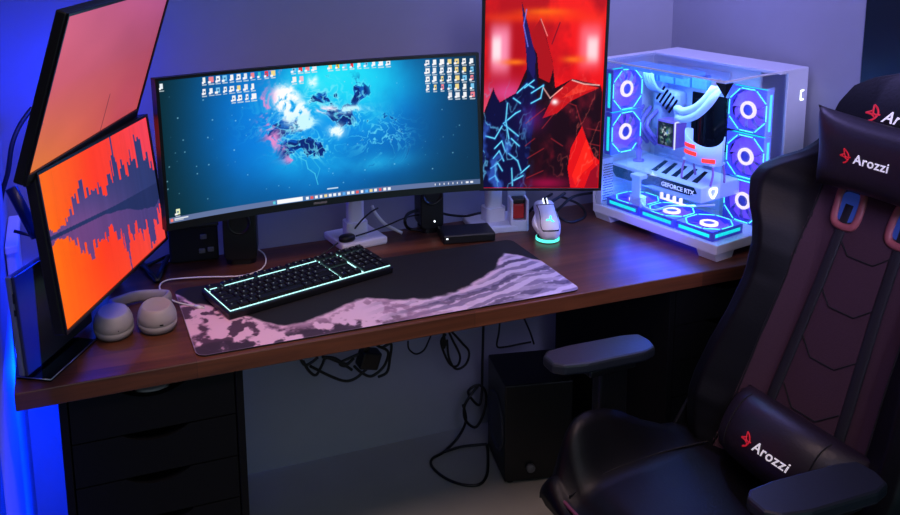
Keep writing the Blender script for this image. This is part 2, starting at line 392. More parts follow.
# bright core streak
nf=fbm(wx*20,wy*20+3,61,5,.62)
for q,rx,ry,a,col in (((290,101),.07,.075,1.9,(252,253,255)),((300,114),.085,.06,1.7,(240,250,255)),((308,125),.08,.055,1.5,(200,244,255)),((341,134),.045,.035,1.8,(235,250,255)),((352,112),.14,.025,1.,(190,240,255)),((318,83),.03,.04,1.1,(220,250,255)),((328,112),.07,.02,1.2,(246,226,244))):
    cv.mix(col,np.clip(a*1.5*gb(q,rx*1.15,ry*1.15)*np.clip((.6*nf+.4*n3-.37)*4.2,0,1.1),0,1))
for q,rx,ry,a in (((272,108),.045,.12,1.5),((266,102),.03,.04,1.2),((277,142),.045,.08,1.4),((268,128),.05,.05,.9),((296,162),.05,.03,1.2),((280,72),.06,.05,1.),((286,150),.03,.04,1.)):
    cv.mix((226,140,206),.8*a*np.clip((.4*n3+.6*nf-.5)*9,0,1)*gb(q,rx*1.2,ry*1.2))
cv.line([(303,160),(311,164),(313,172),(320,177),(323,188)],.006,(90,220,240),.7); cv.line([(316,160),(325,172),(322,182)],.005,(70,200,230),.6); cv.line([(298,152),(305,160),(316,158),(328,150)],.005,(120,230,245),.6)
# corner falloff and stars
cv.mix((4,40,48),np.clip(1-X/.5,0,1)**1.3*.9); cv.mix((3,44,74),np.clip((X-ax+.55)/.55,0,1)**1.2*.8)
for k in range(95):
    x=rng.random()*ax; y=.1+rng.random()*.8; s=rng.random(); d=np.hypot(X-x,Y-y); cv.mix((170,215,235),np.exp(-(d/(.0025+.0025*s))**2)*(.3+.6*s))
# icons
def icon(x,y,col=None,s=1.):
    col=col or [(240,242,246),(238,240,244),(228,232,238),(242,242,242),(234,238,242),(240,240,236),(120,196,236),(238,214,140),(236,130,140)][rng.integers(9)]
    p=pt(x,y); w=.014*s*(.8+.4*rng.random()); h=.024*s
    cv.rect2(p[0]-w,p[1]-h,p[0]+w*(.6+.5*rng.random()),p[1]+h*.6,col); 
    if rng.random()<.5: cv.rect2(p[0]-w*.5,p[1]-h*.4,p[0]+w*.3,p[1]+h*.1,(70,100,140))
    cv.rect2(p[0]-w*1.5,p[1]+h*.2,p[0]-w*.3,p[1]+h*.8,(245,245,248))
    cv.rect2(p[0]-w*1.35,p[1]+h*1.0,p[0]+w*(.8+.6*rng.random()),p[1]+h*1.35,(215,222,228),.8)
def rect2(s,x0,y0,x1,y1,col,a=1.): s.mix(col,((s.X>=x0)&(s.X<=x1)&(s.Y>=y0)&(s.Y<=y1))*a)
Canvas.rect2=rect2
icon(161,85.5,(225,235,240))
for k in range(11): icon(206+7.2*k,80.5-.62*k,(60,190,200) if k==8 else (225,50,70) if k==9 else None)
for k in range(8): icon(206.5+7.2*k,92-.62*k)
for k in range(4): icon(237+7*k,99.5-.6*k)
for k in range(4): icon(299+7*k,70.5-.55*k,(225,60,70) if k==1 else None)
for k in range(2): icon(299.5+7.2*k,81-.5*k,(235,190,205) if k else None)
for k in range(9): icon(336+7.2*k,67.3-.5*k,(238,200,40) if k==1 else (220,50,60) if k==3 else None)
for rr_ in range(5):
    for k in range(7):
        if rr_==4 and k<3: continue
        icon(431.5+6.9*k,63+8.6*rr_-.42*k)
icon(181,211,(226,236,190))
# task bar
cv.mix((92,108,150),((Y>.962)*1.)*.85); cv.mix((120,132,176),((Y>.962)*(X<.85*ax))*.4)
cv.mix((34,120,190),((Y>.962)*(X>.33*ax)*(X<.66*ax))*.35)
def tb(x0,x1,col,y0=.97,y1=.993,a=1.): cv.rect2(x0*ax,y0,x1*ax,y1,col,a)
tb(.006,.014,(240,120,110)); tb(.018,.06,(220,224,232),.972,.98); tb(.018,.045,(200,206,214),.984,.99)
tb(.325,.333,(90,200,220)); tb(.338,.42,(245,247,250),.966,.996)
for k in range(19): tb(.43+.0148*k,.439+.0148*k,[(240,244,250),(225,90,90),(240,240,244),(90,170,240),(236,214,150)][k%5 if k%3 else 0])
tb(.50,.535,(190,220,240),.925,.935)
for k in range(9): tb(.85+.0145*k,.8535+.0145*k+(.006 if k>6 else 0),(226,230,240),.974,.988)
W2,H2=MW-.016,MH-.024
def mapm(u,v):
    a=(u-.5)*W2; x=RC*np.sin(a/RC); y=-RC*(1-np.cos(a/RC))-.0042+0*v; z=(.5-v)*H2+.005
    A=np.array(MMl); return tuple(A[i,0]*x+A[i,1]*y+A[i,2]*z+A[i,3] for i in range(3))
mbase=(.855,.535,ZT)
t=empty('curved_monitor','wide curved black monitor showing a blue nebula wallpaper and desktop icons','monitor',mbase)
MMl=T(-mbase[0],-mbase[1],-mbase[2])@MM
def arcring(a,z0,z1,d0,d1):
    x,y=curve_xy(a); s=a/RC; nx,ny=math.sin(s)*1,-math.cos(s)  # outward to the viewer
    nx=-math.sin(s); ny=-math.cos(s)
    return [(x+nx*d1,y+ny*d1,z0),(x+nx*d1,y+ny*d1,z1),(x+nx*d0,y+ny*d0,z1),(x+nx*d0,y+ny*d0,z0)]
def housing(b):
    N=40; loft(b,[arcring(-MW/2+MW*i/N,-MH/2,MH/2,-.022,.002) for i in range(N+1)],MMl,0,True,False)
    N=20; loft(b,[arcring(-.26+.52*i/N,-.11,.13,-.055,-.02) for i in range(N+1)],MMl,0,True,False)
one('housing',housing,'black',t)
def bez(b):
    N=40
    for z0,z1 in ((MH/2-.007,MH/2),(-MH/2,-MH/2+.017)):
        loft(b,[arcring(-MW/2+MW*i/N,z0,z1,.0,.0065) for i in range(N+1)],MMl,0,True,False)
    for s in (-1,1): loft(b,[arcring(s*(MW/2-.008)+(.008*s)*i,-MH/2,MH/2,.0,.0065) for i in range(2)],MMl,0,True,False)
one('bezel',bez,'blacksat',t)
meshobj('screen',cv.mesh(mapm),paintmat('nebula_wallpaper_display',1.05),t)
def wbase(b): box(b,(0,0,.011),(.135,.125,.020),.005); box(b,(0,.0,.002),(.128,.118,.004))
BR=R(math.radians(8),'Z')
one('stand_base',wbase,'white',t,'white square stand base',Mx=BR)
def wneck(b):
    prism(b,rrect(.062,.05,.012),.02,.06,mi=0); prism(b,rrect(.046,.036,.012),.05,.40)
    box(b,(-.06,-.035,.355),(.16,.03,.05),.006); box(b,(-.1,-.06,.355),(.09,.04,.09),.004)
one('stand_neck',wneck,'white',t,'white upright neck behind the screen')
one('power_light',lambda b:box(b,(.30,-.0075,-MH/2+.007),(.004,.002,.002)),'ledw',t,Mx=MMl)
one('maker_mark',lambda b:box(b,(-.02,-.0072,-MH/2+.008),(.035,.0008,.005)),'grey',t,Mx=MMl)

# ---- generic flat panel
def flat_monitor(name,label,group,loc,ang,w,h,canvas,em,bzl=(.006,.006,.006,.006),depth=.022,base=None,back=.03):
    base=base or loc
    Ml=T(-base[0],-base[1],-base[2])@panel_M(loc,*ang); t=empty(name,label,'monitor',base,0,group); l,rr,tp,bt=bzl
    ow,oh=w+l+rr,h+tp+bt; ox,oz=(rr-l)/2,(tp-bt)/2
    def hs(b):
        box(b,(ox,depth/2,oz),(ow,depth,oh),.003); box(b,(ox,depth+back/2,oz),(ow*.62,back,oh*.6),.012)
    one('housing',hs,'black',t,Mx=Ml)
    def bz(b):
        box(b,(ox,-.002,h/2+tp/2),(ow,.005,tp),.0008); box(b,(ox,-.002,-h/2-bt/2),(ow,.005,bt),.0008)
        box(b,(-w/2-l/2,-.002,0),(l,.005,h),.0008); box(b,(w/2+rr/2,-.002,0),(rr,.005,h),.0008)
    one('bezel',bz,'blacksat',t,Mx=Ml)
    A=np.array(Ml)
    def mp(u,v):
        x=(u-.5)*w; z=(.5-v)*h; y=0*u-.0006
        return tuple(A[i,0]*x+A[i,1]*y+A[i,2]*z+A[i,3] for i in range(3))
    meshobj('screen',canvas.mesh(mp),paintmat(name+'_display',em),t)
    return t,Ml
# sunset skyline spread over the two stacked screens (one picture, cut by the bezels)
asp=.527/.296
def sky(c,vert0):
    # vert0: height of the canvas top in screen heights above the lower screen's top
    X,Y=c.X/c.ax,c.Y-vert0
    g=np.clip(X*.9+.1*fbm(X*3,Y*3,5),0,1)
    left=np.array((255,120,0.));mid=np.array((255,56,24.));right=np.array((244,66,84.))
    w1=np.clip(g*2.4,0,1)[...,None]; w2=np.clip(g*2-.75,0,1)[...,None]
    c.C=(left*(1-w1)+mid*w1)*(1-w2)+right*w2
cl=Canvas(420,236,asp); sky(cl,0)
U=cl.X/cl.ax; V=cl.Y
hor=.405+.17*U
# buildings
hts=np.zeros_like(U); seed=np.random.default_rng(3)
x=0.0
while x<1:
    wdt=.006+.016*seed.random(); env=.07+.22*np.exp(-((x-.33)/.15)**2)+.34*np.exp(-((x-.84)/.2)**2)+.20*np.exp(-((x-.6)/.08)**2)-.05*np.exp(-((x-.1)/.08)**2)
    hh=env*(.45+.75*seed.random()); hts=np.where((U>=x)&(U<x+wdt),hh,hts); x+=wdt
tower=np.clip(1-np.abs(U-.605)/.03,0,1); hts=np.maximum(hts,np.where(np.abs(U-.605)<.022,.26,0)); hts=np.maximum(hts,np.where(np.abs(U-.605)<.006,.53,0))
up=(V<hor)&(V>hor-hts)
haze=np.clip((hor-V)/.26,0,1)[...,None]
bc=np.array((112,72,134.))*(1-haze)+np.array((62,60,118.))*haze
rgt=np.clip((U-.25)/.6,0,1)[...,None]; bc=bc*(1-rgt)+np.array((46,58,112.))*rgt
cl.C=np.where(up[...,None],bc,cl.C)
hr_=np.interp(U.ravel()+.012*(fbm(U*30,V*50,19).ravel()-.5),U[0],hts[0]).reshape(U.shape)
refl=(V>=hor)&(V<hor+hr_*.95)
cl.C=np.where(refl[...,None],np.array((108,66,126.))*(1-rgt)+np.array((74,62,124.))*rgt,cl.C)
shore=(V>hor-.012-.05*np.clip(U-.55,0,1))&(V<hor+.015+.16*np.clip((U-.45)/.5,0,1)*(fbm(U*14,V*3,21)*.8+.3))
cl.C=np.where(shore[...,None],np.array((36,48,96.)),cl.C)
blank=np.clip((V-.62)/.4,0,1)[...,None]*(1-(refl|shore))[...,None]
cl.C=cl.C*(1-.35*blank)+np.array((255,84,30.))*.35*blank
cl.C*=.93+.1*fbm(U*60,V*2.,31)[...,None]
flat_monitor('flat_monitor','lower of the two stacked left monitors, city skyline at sunset mirrored in water','monitors stacked at the left',(.207,.172,1.024),(63.8,6.3,-1.5),.527,.296,cl,1.05)
cu=Canvas(300,170,asp); U=cu.X/cu.ax; V=cu.Y
bot=np.array((232,124,58.))*(1-np.clip(U*1.3,0,1))[...,None]+np.array((190,74,84.))*np.clip(U*1.3,0,1)[...,None]
top=np.array((206,96,128.))*(1-U)[...,None]+np.array((172,84,140.))*U[...,None]
midc=np.array((204,92,104.))*(1-U)[...,None]+np.array((170,74,100.))*U[...,None]
w=np.clip((V-.45)/.55,0,1)[...,None]; w0=np.clip(V/.5,0,1)[...,None]
cu.C=(top*(1-w0)+midc*w0)*(1-w)+bot*w
cu.C*=.95+.1*fbm(U*3,V*3,77,3)[...,None]
cu.C=np.where(((np.abs(U-.605)<.003)&(V>.72))[...,None],np.array((110,50,60.)),cu.C)
flat_monitor('flat_monitor','upper of the two stacked left monitors, tilted down, plain pink and orange dusk sky','monitors stacked at the left',(.22,.133,1.33),(64.5,-19.2,.3),.527,.296,cu,1.0,(.006,.006,.006,.021),depth=.02)
# portrait monitor: plain abstract shards in the photograph's colours
cp=Canvas(200,350,.30/.525); asx=cp.ax; cp.Y=1-(1-cp.Y)/1.27; cp.px/=1.27
X,Y=cp.X/asx,cp.Y
cp.C[:]=(236,16,20); n=fbm(X*3,Y*4,61,5); n2=fbm(X*9,Y*12,66,4)
cp.mix((255,52,36),n*np.exp(-((Y-.2)/.2)**2)); cp.mix((150,4,22),np.clip((n-.45)*5,0,1)*.7)
def pr_(x,y): return (x*asx,y)
def pp(L,col,a=1.): cp.poly([pr_(*q) for q in L],col,a)
def soft(x,y,rx,ry,col,a,pw=4): cp.mix(col,a*np.exp(-(np.abs((X-x)/rx)**pw+np.abs((Y-y)/ry)**pw)))
soft(.13,.45,.09,.10,(255,150,185),.95); soft(.1,.45,.04,.05,(255,236,240),.9); soft(.88,.44,.10,.09,(255,120,140),.9); soft(.9,.45,.05,.05,(255,225,230),.9)
soft(.26,.50,.1,.012,(255,120,20),.9,2); soft(.74,.49,.09,.014,(255,110,20),.9,2); soft(.5,.31,.2,.016,(255,120,10),.8,2)
soft(.4,.33,.5,.02,(255,70,10),.6,2)
soft(.2,.62,.2,.05,(225,80,160),.8,2); soft(.02,.72,.05,.09,(255,110,150),.8,2)
# dark crystal mass
pp([(0,.70),(.08,.60),(.12,.66),(.27,.62),(.36,.52),(.33,.40),(.30,.27),(.37,.38),(.40,.42),(.46,.33),(.52,.42),(.57,.50),(.60,.60),(.74,.565),(.98,.59),(1,.62),(1,1),(0,1)],(26,4,16))
pp([(0,.72),(.08,.61),(.14,.66),(.28,.62),(.36,.56),(.34,.42),(.40,.46),(.45,.58),(.44,.70),(.36,1),(0,1)],(8,10,58))
pp([(.36,.40),(.46,.335),(.53,.44),(.58,.52),(.55,.58),(.46,.56),(.44,.47)],(170,14,22)); pp([(.34,.44),(.30,.28),(.38,.40),(.43,.48),(.42,.57),(.37,.53)],(30,22,92))
pp([(.60,.62),(.73,.57),(.97,.60),(.74,.65),(.62,.70),(.5,.72)],(196,16,22)); pp([(.66,.64),(.80,.585),(.95,.60)],(232,40,30))
pp([(.84,.75),(.88,.80),(.95,.87),(1,.89),(1,1),(.76,1),(.73,.92),(.75,.84)],(226,14,18)); pp([(.88,.80),(.95,.9),(.86,.94),(.80,.99),(.77,.95)],(255,34,22)); pp([(.93,.93),(1,.9),(1,1),(.88,1)],(150,6,30))
soft(.55,.98,.2,.025,(170,8,70),.8,2); soft(.42,.72,.1,.05,(90,20,120),.7,2)
cy=(80,226,250); vi=(150,100,245)
def ln_(L,w,col,a=1.,glow=0): cp.line([pr_(*q) for q in L],w,col,a,glow)
for L in ([(.02,.79),(.1,.80),(.16,.75)],[(.17,.74),(.27,.70),(.31,.69)],[(.18,.745),(.30,.79)],[(.2,.66),(.19,.73),(.22,.80)],[(.25,.64),(.31,.66)],[(.28,.62),(.36,.585),(.42,.60)],[(.34,.60),(.42,.57)],[(.10,.84),(.16,.81),(.19,.85)],[(.09,.88),(.14,.85),(.18,.89)],[(.07,.92),(.13,.90),(.17,.93)],[(.06,.965),(.11,.95),(.14,.975)],[(.22,.86),(.30,.89),(.33,.93)],[(.24,.80),(.31,.83)],[(.25,.92),(.26,.99)],[(.33,.94),(.40,.91)],[(.27,.97),(.35,.95)],[(.40,.62),(.5,.59),(.48,.64),(.40,.66)]):
    ln_(L,.0075,(40,120,220),.8,.006); ln_(L,.0038,(120,240,255),.95)
for L in ([(.36,.74),(.52,.68)],[(.36,.83),(.44,.80)],[(.38,.88),(.52,.84)],[(.38,.96),(.52,.93)],[(.58,.80),(.68,.83)],[(.55,.70),(.66,.65),(.78,.67),(.86,.78)],[(.5,.76),(.6,.70)],[(.88,.76),(1,.77)],[(.9,.82),(1,.83)]): ln_(L,.004,(190,44,50),.6)
ln_([(.5,.60),(.56,.64),(.66,.60)],.005,(255,190,180),.8); ln_([(.74,.57),(.84,.585),(.97,.59)],.005,(255,200,190),.9)
ln_([(.34,.30),(.32,.36),(.36,.44)],.005,(120,130,255),.8); ln_([(.62,.35),(.56,.43)],.004,(60,10,40),.8); ln_([(.46,.335),(.52,.40)],.004,(255,170,160),.8)
dk=np.clip((.62-cp.C[...,0]/255)*4,0,1)*np.clip((Y-.5)*8,0,1)
cp.mix((120,16,36),dk*np.clip((n2-.55)*5,0,1)*np.clip((X-.42)*6,0,1)*.6); cp.mix((60,110,220),dk*np.clip((n2-.56)*7,0,1)*np.clip((.45-X)*6,0,1)*.7)
vein=1-np.abs(2*fbm(X*8+Y*5,Y*9-X*3,71,4)-1); cp.mix((255,120,100),np.clip((vein-.94)*14,0,1)*np.clip((X-.5)*4,0,1)*np.clip((Y-.45)*5,0,1)*.5); cp.mix((110,210,255),np.clip((vein-.93)*14,0,1)*np.clip((.45-X)*5,0,1)*np.clip((Y-.55)*6,0,1)*.7)
soft(.60,.655,.03,.012,(255,250,255),1.,2)
tpm,Mp=flat_monitor('portrait_monitor','upright portrait monitor showing red and black shard artwork beside the computer','monitor',(1.277,.263,1.178),(-20.9,-2.2,-.6),.30,.525,cp,1.05,(.0075,.0075,.008,.007),base=(1.255,.50,ZT))
tpm['group']='' ; del tpm['group']
one('stand_base',lambda b:(box(b,(0,0,.011),(.15,.125,.020),.005),box(b,(0,0,.002),(.14,.118,.004))),'white',tpm,'white square stand base',Mx=R(math.radians(-8),'Z'))
def pn(b):
    prism(b,rrect(.06,.05,.012),.02,.06); prism(b,rrect(.046,.036,.012),.05,.46); box(b,(.02,-.07,.43),(.05,.14,.05),.006); box(b,(.04,-.15,.43),(.09,.06,.09),.004)
one('stand_neck',pn,'white',tpm,'white upright neck behind the screen')
# ================================================================ MONITOR ARM (left)
MPX,MPY=.215,.50
t=empty('monitor_mount','black mount post with V shaped foot and elbow bracket behind the stacked left monitors','monitor mount',(MPX,MPY,ZT))
O_=Vector((MPX,MPY,ZT))
one('post',lambda b:cyl(b,(0,0,.34),.016,.68,seg=24),'blacksat',t)
v0=at(157,281,2,ZT+.008)-O_
for q in ((141,262),(168,256)):
    one('foot',lambda b:tube(b,[v0,at(*q,2,ZT+.008)-O_,(at(*q,2,ZT+.008)-O_)*.5],.006,smoothp=False,flat=(.005,.008),up=(0,0,1)),'blacksat',t)
one('elbow_bracket',lambda b:(tube(b,[at(11,188,1,.33)-O_,at(37,237,1,.33)-O_],.01,smoothp=False,flat=(.013,.006)),tube(b,[at(37,237,1,.33)-O_,at(14,231,1,.34)-O_],.004,smoothp=False),tube(b,[at(37,237,1,.33)-O_,(0,0,.24)],.008,smoothp=False)),'blacksat',t)
for z,d in ((.27,-.20),(.60,-.23)): one('mount_arm',lambda b:(cyl(b,(0,0,z),.026,.05,seg=24),tube(b,[(0,0,z),(-.005,d,z)],.014,smoothp=False,flat=(.02,.012))),'blacksat',t)
ac=one('arm_cable',lambda b:tube(b,[at(32,108,1,.60),at(20,125,1,.58),at(12,145,1,.56),at(8,172,1,.55),at(1,200,1,.55),at(2,240,1,.56)],.006),'cable')
tag(ac,'black cables looping down behind the upper left monitor in blue light','cable')
bl=one('light_bar',lambda b:(box(b,(0,0,0),(.03,.012,.6),.003),),'ledblue'); bl.location=(.205,.6935,1.02); tag(bl,'blue light bar fixed upright on the wall behind the left monitors','light')
# pale cabinet block beyond the laptop
wb=empty('wall_box','pale plastic box on the left wall behind the upright laptop, blue in the light','box',(XL+.002,.52,.60))
one('body',lambda b:box(b,(.012,0,.14),(.022,.22,.28),.004),'white',wb); one('lid',lambda b:box(b,(.014,0,.285),(.028,.235,.02),.004),'white',wb); one('foot',lambda b:box(b,(.012,-.06,-.012),(.016,.04,.024),.003),'white',wb)

# ================================================================ LAPTOP ON ITS STAND
a=at(14,381.5,2,ZT); b_=at(51,382,2,ZT); c_=at(98,339.5,2,ZT)
dirv=(c_-b_).normalized(); ang=math.atan2(dirv.y,dirv.x); nrm=Vector((-dirv.y,dirv.x,0)); wid=abs((a-b_).dot(nrm))
st=empty('laptop_stand','thin dark metal laptop stand with a silver rim under the upright laptop','laptop stand',(b_.x,b_.y,ZT),ang)
def plate(b):
    box(b,(.088,wid/2,.0025),(.178,wid+.002,.004),.001)
one('plate',plate,'blackgl',st)
one('rim',lambda b:(tube(b,[(0,0,.0045),(.176,0,.0045)],.0014,smoothp=False),tube(b,[(0,0,.0045),(0,wid,.0045)],.0014,smoothp=False)),'silver',st)
lp=empty('laptop','closed dark grey laptop standing on edge in the stand at the left desk corner','laptop',(b_.x+nrm.x*(wid-.019),b_.y+nrm.y*(wid-.019),ZT+.006),ang)
LT=R(math.radians(-3),'X')
one('base_half',lambda b:box(b,(.12,.005,.105),(.25,.012,.205),.003,Mx=LT),'lapgrey',lp)
one('lid_half',lambda b:box(b,(.12,-.0055,.105),(.249,.008,.205),.0028,Mx=LT),'lapface',lp,'dark slate lid')
one('edge_line',lambda b:box(b,(.12,.0,.209),(.24,.002,.002),0,Mx=LT),'silver',lp)
one('side_port',lambda b:(box(b,(-.0055,.005,.165),(.002,.004,.02)),box(b,(-.0055,.005,.135),(.002,.004,.012))),'dark',lp)
# ================================================================ HEADPHONES
hl=at(114,329,2,ZT+.012); hr=at(157.5,323,2,ZT+.012)
hp=empty('headphones','pale over-ear headphones resting cups down beside the lower left monitor','headphones',(hl.x,hl.y,ZT))
off=hr-hl
cupp=[(.028,0),(.040,.003),(.0425,.010),(.0425,.016),(.0412,.018),(.0412,.0195),(.0425,.022),(.0405,.034),(.036,.045),(.0315,.051),(.029,.0525),(.027,.0518),(0.001,.0518)]
for i,(o_,nm) in enumerate(((Vector((0,0,0)),'left'),(off,'right'))):
    cp_=one('ear_cup',lambda b:lathe(b,cupp,36,Mx=T(o_.x,o_.y,.0065)@R(math.radians(8 if i==0 else 6),'X')@Matrix.Diagonal((1,1.06,1,1))),'offwhite',hp)
    one('ear_pad',lambda b:lathe(b,[(.02,0),(.036,.0),(.039,.005),(.036,.009),(.02,.009)],32,Mx=T(o_.x,o_.y,0)),'grey',cp_)
    one('socket',lambda b:box(b,(o_.x+.004,o_.y-.0455,.026),(.009,.003,.004),.001),'dark',cp_)
def band(b):
    pts=[(.012,.035,.040),(-.0,.085,.030),(.02,.125,.020),(off.x*.5+.02,off.y+.155,.016),(off.x+.035,off.y+.125,.02),(off.x+.03,off.y+.075,.03),(off.x+.012,off.y+.035,.04)]
    tube(b,pts,.01,flat=(.014,.0065),up=(0,0,1),n=8,seg=12)
one('headband',band,'offwhite',hp)
# ================================================================ MOUSE MAT
MX0,MY0,MDp,MW_=.3476,.0139,.3638,.9008
cm=Canvas(640,258,MW_/MDp,(8,9,15)); U=cm.X/cm.ax; V=1-cm.Y      # V from the front edge
n=fbm(U*9,V*3.4,101,6); n2=fbm(U*26,V*9,131,5); n3=fbm(U*60,V*20,151,3)
prof=np.interp(U,[0,.04,.10,.15,.21,.27,.34,.40,.46,.54,.62,.68,.74,.80,.86,.90,.93,.96,1],[.92,.74,.60,.42,.24,.20,.26,.37,.43,.30,.27,.29,.33,.42,.56,.70,.78,.70,.54])
prof=prof+.10*(n-.5)+.05*(n2-.5)
m=np.clip((prof-V)*26,0,1)
base=np.array((226,184,208.))*(1-np.clip(U*1.2-.1,0,1))[...,None]+np.array((206,198,226.))*np.clip(U*1.2-.1,0,1)[...,None]
cm.C=cm.C*(1-m[...,None])+base*m[...,None]
# flowing streaks on the right slopes, mottled foam on the left
ph=V*62-U*44+9*n+2*n2; st_=np.clip((np.sin(ph)+.1)*2.2,0,1)*np.clip((U-.42)*5,0,1)*np.clip((prof-V)*9,0,1)
cm.mix((92,84,122),st_*.62*m)
ph2=V*27-U*19+5*n+1.5*n3; cm.mix((60,54,86),np.clip((np.sin(ph2)-.55)*3,0,1)*np.clip((U-.45)*5,0,1)*m*.7)
cm.mix((120,84,116),np.clip((n2*.6+n3*.4-.5)*12,0,1)*m*(1-np.clip((U-.5)*4,0,1))*.55)
cm.mix((64,40,62),np.clip((n*.3+n2*.4+n3*.3-.535)*20,0,1)*m*(1-np.clip((U-.22)*8,0,1))*.85)
edge=np.clip((V-prof+.09)*14,0,1)*m; cm.mix((236,200,222),edge*np.clip((n2-.4)*5,0,1)*.7)
cm.mix((48,34,52),np.clip((.13-V+.1*(n-.5)+.09*(n2-.5))*22,0,1)*np.clip((n2-.47)*14,0,1)*(1-np.clip((U-.42)*9,0,1))*.9)
pk2=np.clip((np.interp(U,[.80,.88,.91,1],[.0,.40,.46,.30])-V)*40,0,1); cm.mix((212,204,228),pk2*m*np.clip((np.sin(V*50+U*26+6*n)+.3)*2,0,1)*.5)
cm.mix((176,160,190),np.clip(1-np.minimum.reduce([U*MW_,(1-U)*MW_,V*MDp,(1-V)*MDp])/.0022,0,1)*m*.7)
def rr_map(w,h,r,z):
    def f(u,v):
        x=u*w; y=(1-v)*h
        cx=np.clip(x,r,w-r); cyy=np.clip(y,r,h-r); dx=x-cx; dy=y-cyy; d=np.maximum(np.abs(dx),np.abs(dy)); hh=np.hypot(dx,dy)
        k=np.where((np.abs(dx)>0)&(np.abs(dy)>0),d/np.maximum(hh,1e-9),1.)
        return cx+dx*k,cyy+dy*k,z+0*x
    return f
mt=empty('mouse_mat','large black desk mat with a pale pink and lilac wave ridge along its front','mouse mat',(MX0,MY0,ZT))
meshobj('printed_top',cm.mesh(rr_map(MW_,MDp,.022,.0038)),paintmat('printed_cloth',0,.75),mt)
one('rubber_base',lambda b:prism(b,rrect(MW_,MDp,.022,8,MW_/2,MDp/2),.0004,.0035),'black',mt)
# ================================================================ KEYBOARD
KX,KY,KR,KW,KD=.4437,.1651,.2703,.4348,.1338
KZ=ZT+.0042
kb=empty('keyboard','black full-size mechanical keyboard with mint white backlight on the desk mat','keyboard',(KX,KY,KZ),KR)
TK=R(math.radians(3.2),'X')
def kcase(b):
    box(b,(KW/2,KD/2,.009),(KW+.012,KD+.016,.018),.004,Mx=TK)
    for x in (.03,KW-.03): box(b,(x,KD+.0,.008),(.03,.008,.012),.002)
one('case',kcase,'black',kb)
one('backlight_plate',lambda b:(box(b,(KW/2,KD/2-.0003,.0192),(KW+.0005,KD+.0015,.0016),Mx=TK)),'kbglow',kb)
UN=KW/22.6
for q in ((15.42,18.18,3.55,4.22),(15.42,16.25,4.3,5.2),(17.35,18.18,4.3,5.2),(1.05,1.92,.02,1.0),(6.05,6.45,.02,1.0),(10.55,10.95,.02,1.0)):
    one('deck_inlay',lambda b:box(b,((q[0]+q[1])/2*UN,KD-(q[2]+q[3])/2*KD/6.35,.0215),((q[1]-q[0])*UN,(q[3]-q[2])*KD/6.35,.004),Mx=TK),'black',kb)
rows=[]
y0=KD-UN*.5
def addk(x,y,w=1,h=1): rows.append((x,y,w,h))
fx=[0]+[2+i for i in range(4)]+[6.5+i for i in range(4)]+[11+i for i in range(4)]
for x in fx: addk(x,0)
for x in (15.3,16.3,17.3): addk(x,0)
for x in (18.6,19.6,20.6,21.6): addk(x,0)
yr=1.35
for i in range(13): addk(i,yr)
addk(13,yr,2)
addk(0,yr+1,1.5); [addk(1.5+i,yr+1) for i in range(12)]; addk(13.5,yr+1,1.5)
addk(0,yr+2,1.75); [addk(1.75+i,yr+2) for i in range(11)]; addk(12.75,yr+2,2.25)
addk(0,yr+3,2.25); [addk(2.25+i,yr+3) for i in range(10)]; addk(12.25,yr+3,2.75)
for x,w in ((0,1.25),(1.25,1.25),(2.5,1.25),(3.75,6.25),(10,1.25),(11.25,1.25),(12.5,1.25),(13.75,1.25)): addk(x,yr+4,w)
for i in range(3): addk(15.3+i,yr); addk(15.3+i,yr+1); addk(15.3+i,yr+4)
addk(16.3,yr+3)
for rr_ in range(4):
    for i in range(3):
        if rr_==0: addk(18.6+i,yr)
        else: addk(18.6+i,yr+rr_)
addk(21.6,yr); addk(21.6,yr+1,1,2); addk(21.6,yr+3,1,2); addk(18.6,yr+4,2); addk(20.6,yr+4)
SY=KD/(yr+5)
kcache={}
def keymesh(w,h):
    if (w,h) in kcache: return kcache[(w,h)]
    b=B(); W=w*UN-.0011; H=h*SY-.0011
    g=.0018
    def ring(i,z): return [(-W/2+i,-H/2+i,z),(W/2-i,-H/2+i,z),(W/2-i,H/2-i,z),(-W/2+i,H/2-i,z)]
    loft(b,[ring(0,.0),ring(.0002,.004),ring(g,.0085),ring(g+.0008,.0088)],smooth=False)
    box(b,(-W*.08 if w<1.6 else -W/2+.007,H*.08,.00905),(.0024,.0030,.0006),mi=1)
    me=bpy.data.meshes.new('keycap'); b.to_mesh(me); b.free(); me.materials.append(M['black']); me.materials.append(M['legend']); kcache[(w,h)]=me; return me
extra=B(); kk=0
for (x,y,w,h) in rows:
    Mx=TK@T((x+w/2)*UN,KD-(y+h/2)*SY,.0198)
    if kk<100:
        o=bpy.data.objects.new('keycap',keymesh(w,h)); COL.objects.link(o); o.parent=kb; o.matrix_local=Mx
    else:
        tb_=bmesh.new(); tb_.from_mesh(keymesh(w,h)); tb_.transform(Mx); me=bpy.data.meshes.new('x'); tb_.to_mesh(me); tb_.free(); extra.from_mesh(me)
    kk+=1
if kk>100:
    o=obj('keycaps',extra,['black','legend'],kb); o['kind']='stuff'
else: extra.free()
for x0,x1 in ((.1,1.0),(2.05,5.95),(6.55,10.45),(11.05,14.95)):
    one('backlight_line',lambda b:box(b,((x0+x1)/2*UN,KD-1.19*SY,.0262),((x1-x0)*UN,.0016,.0015),Mx=TK),'kbglow',kb)
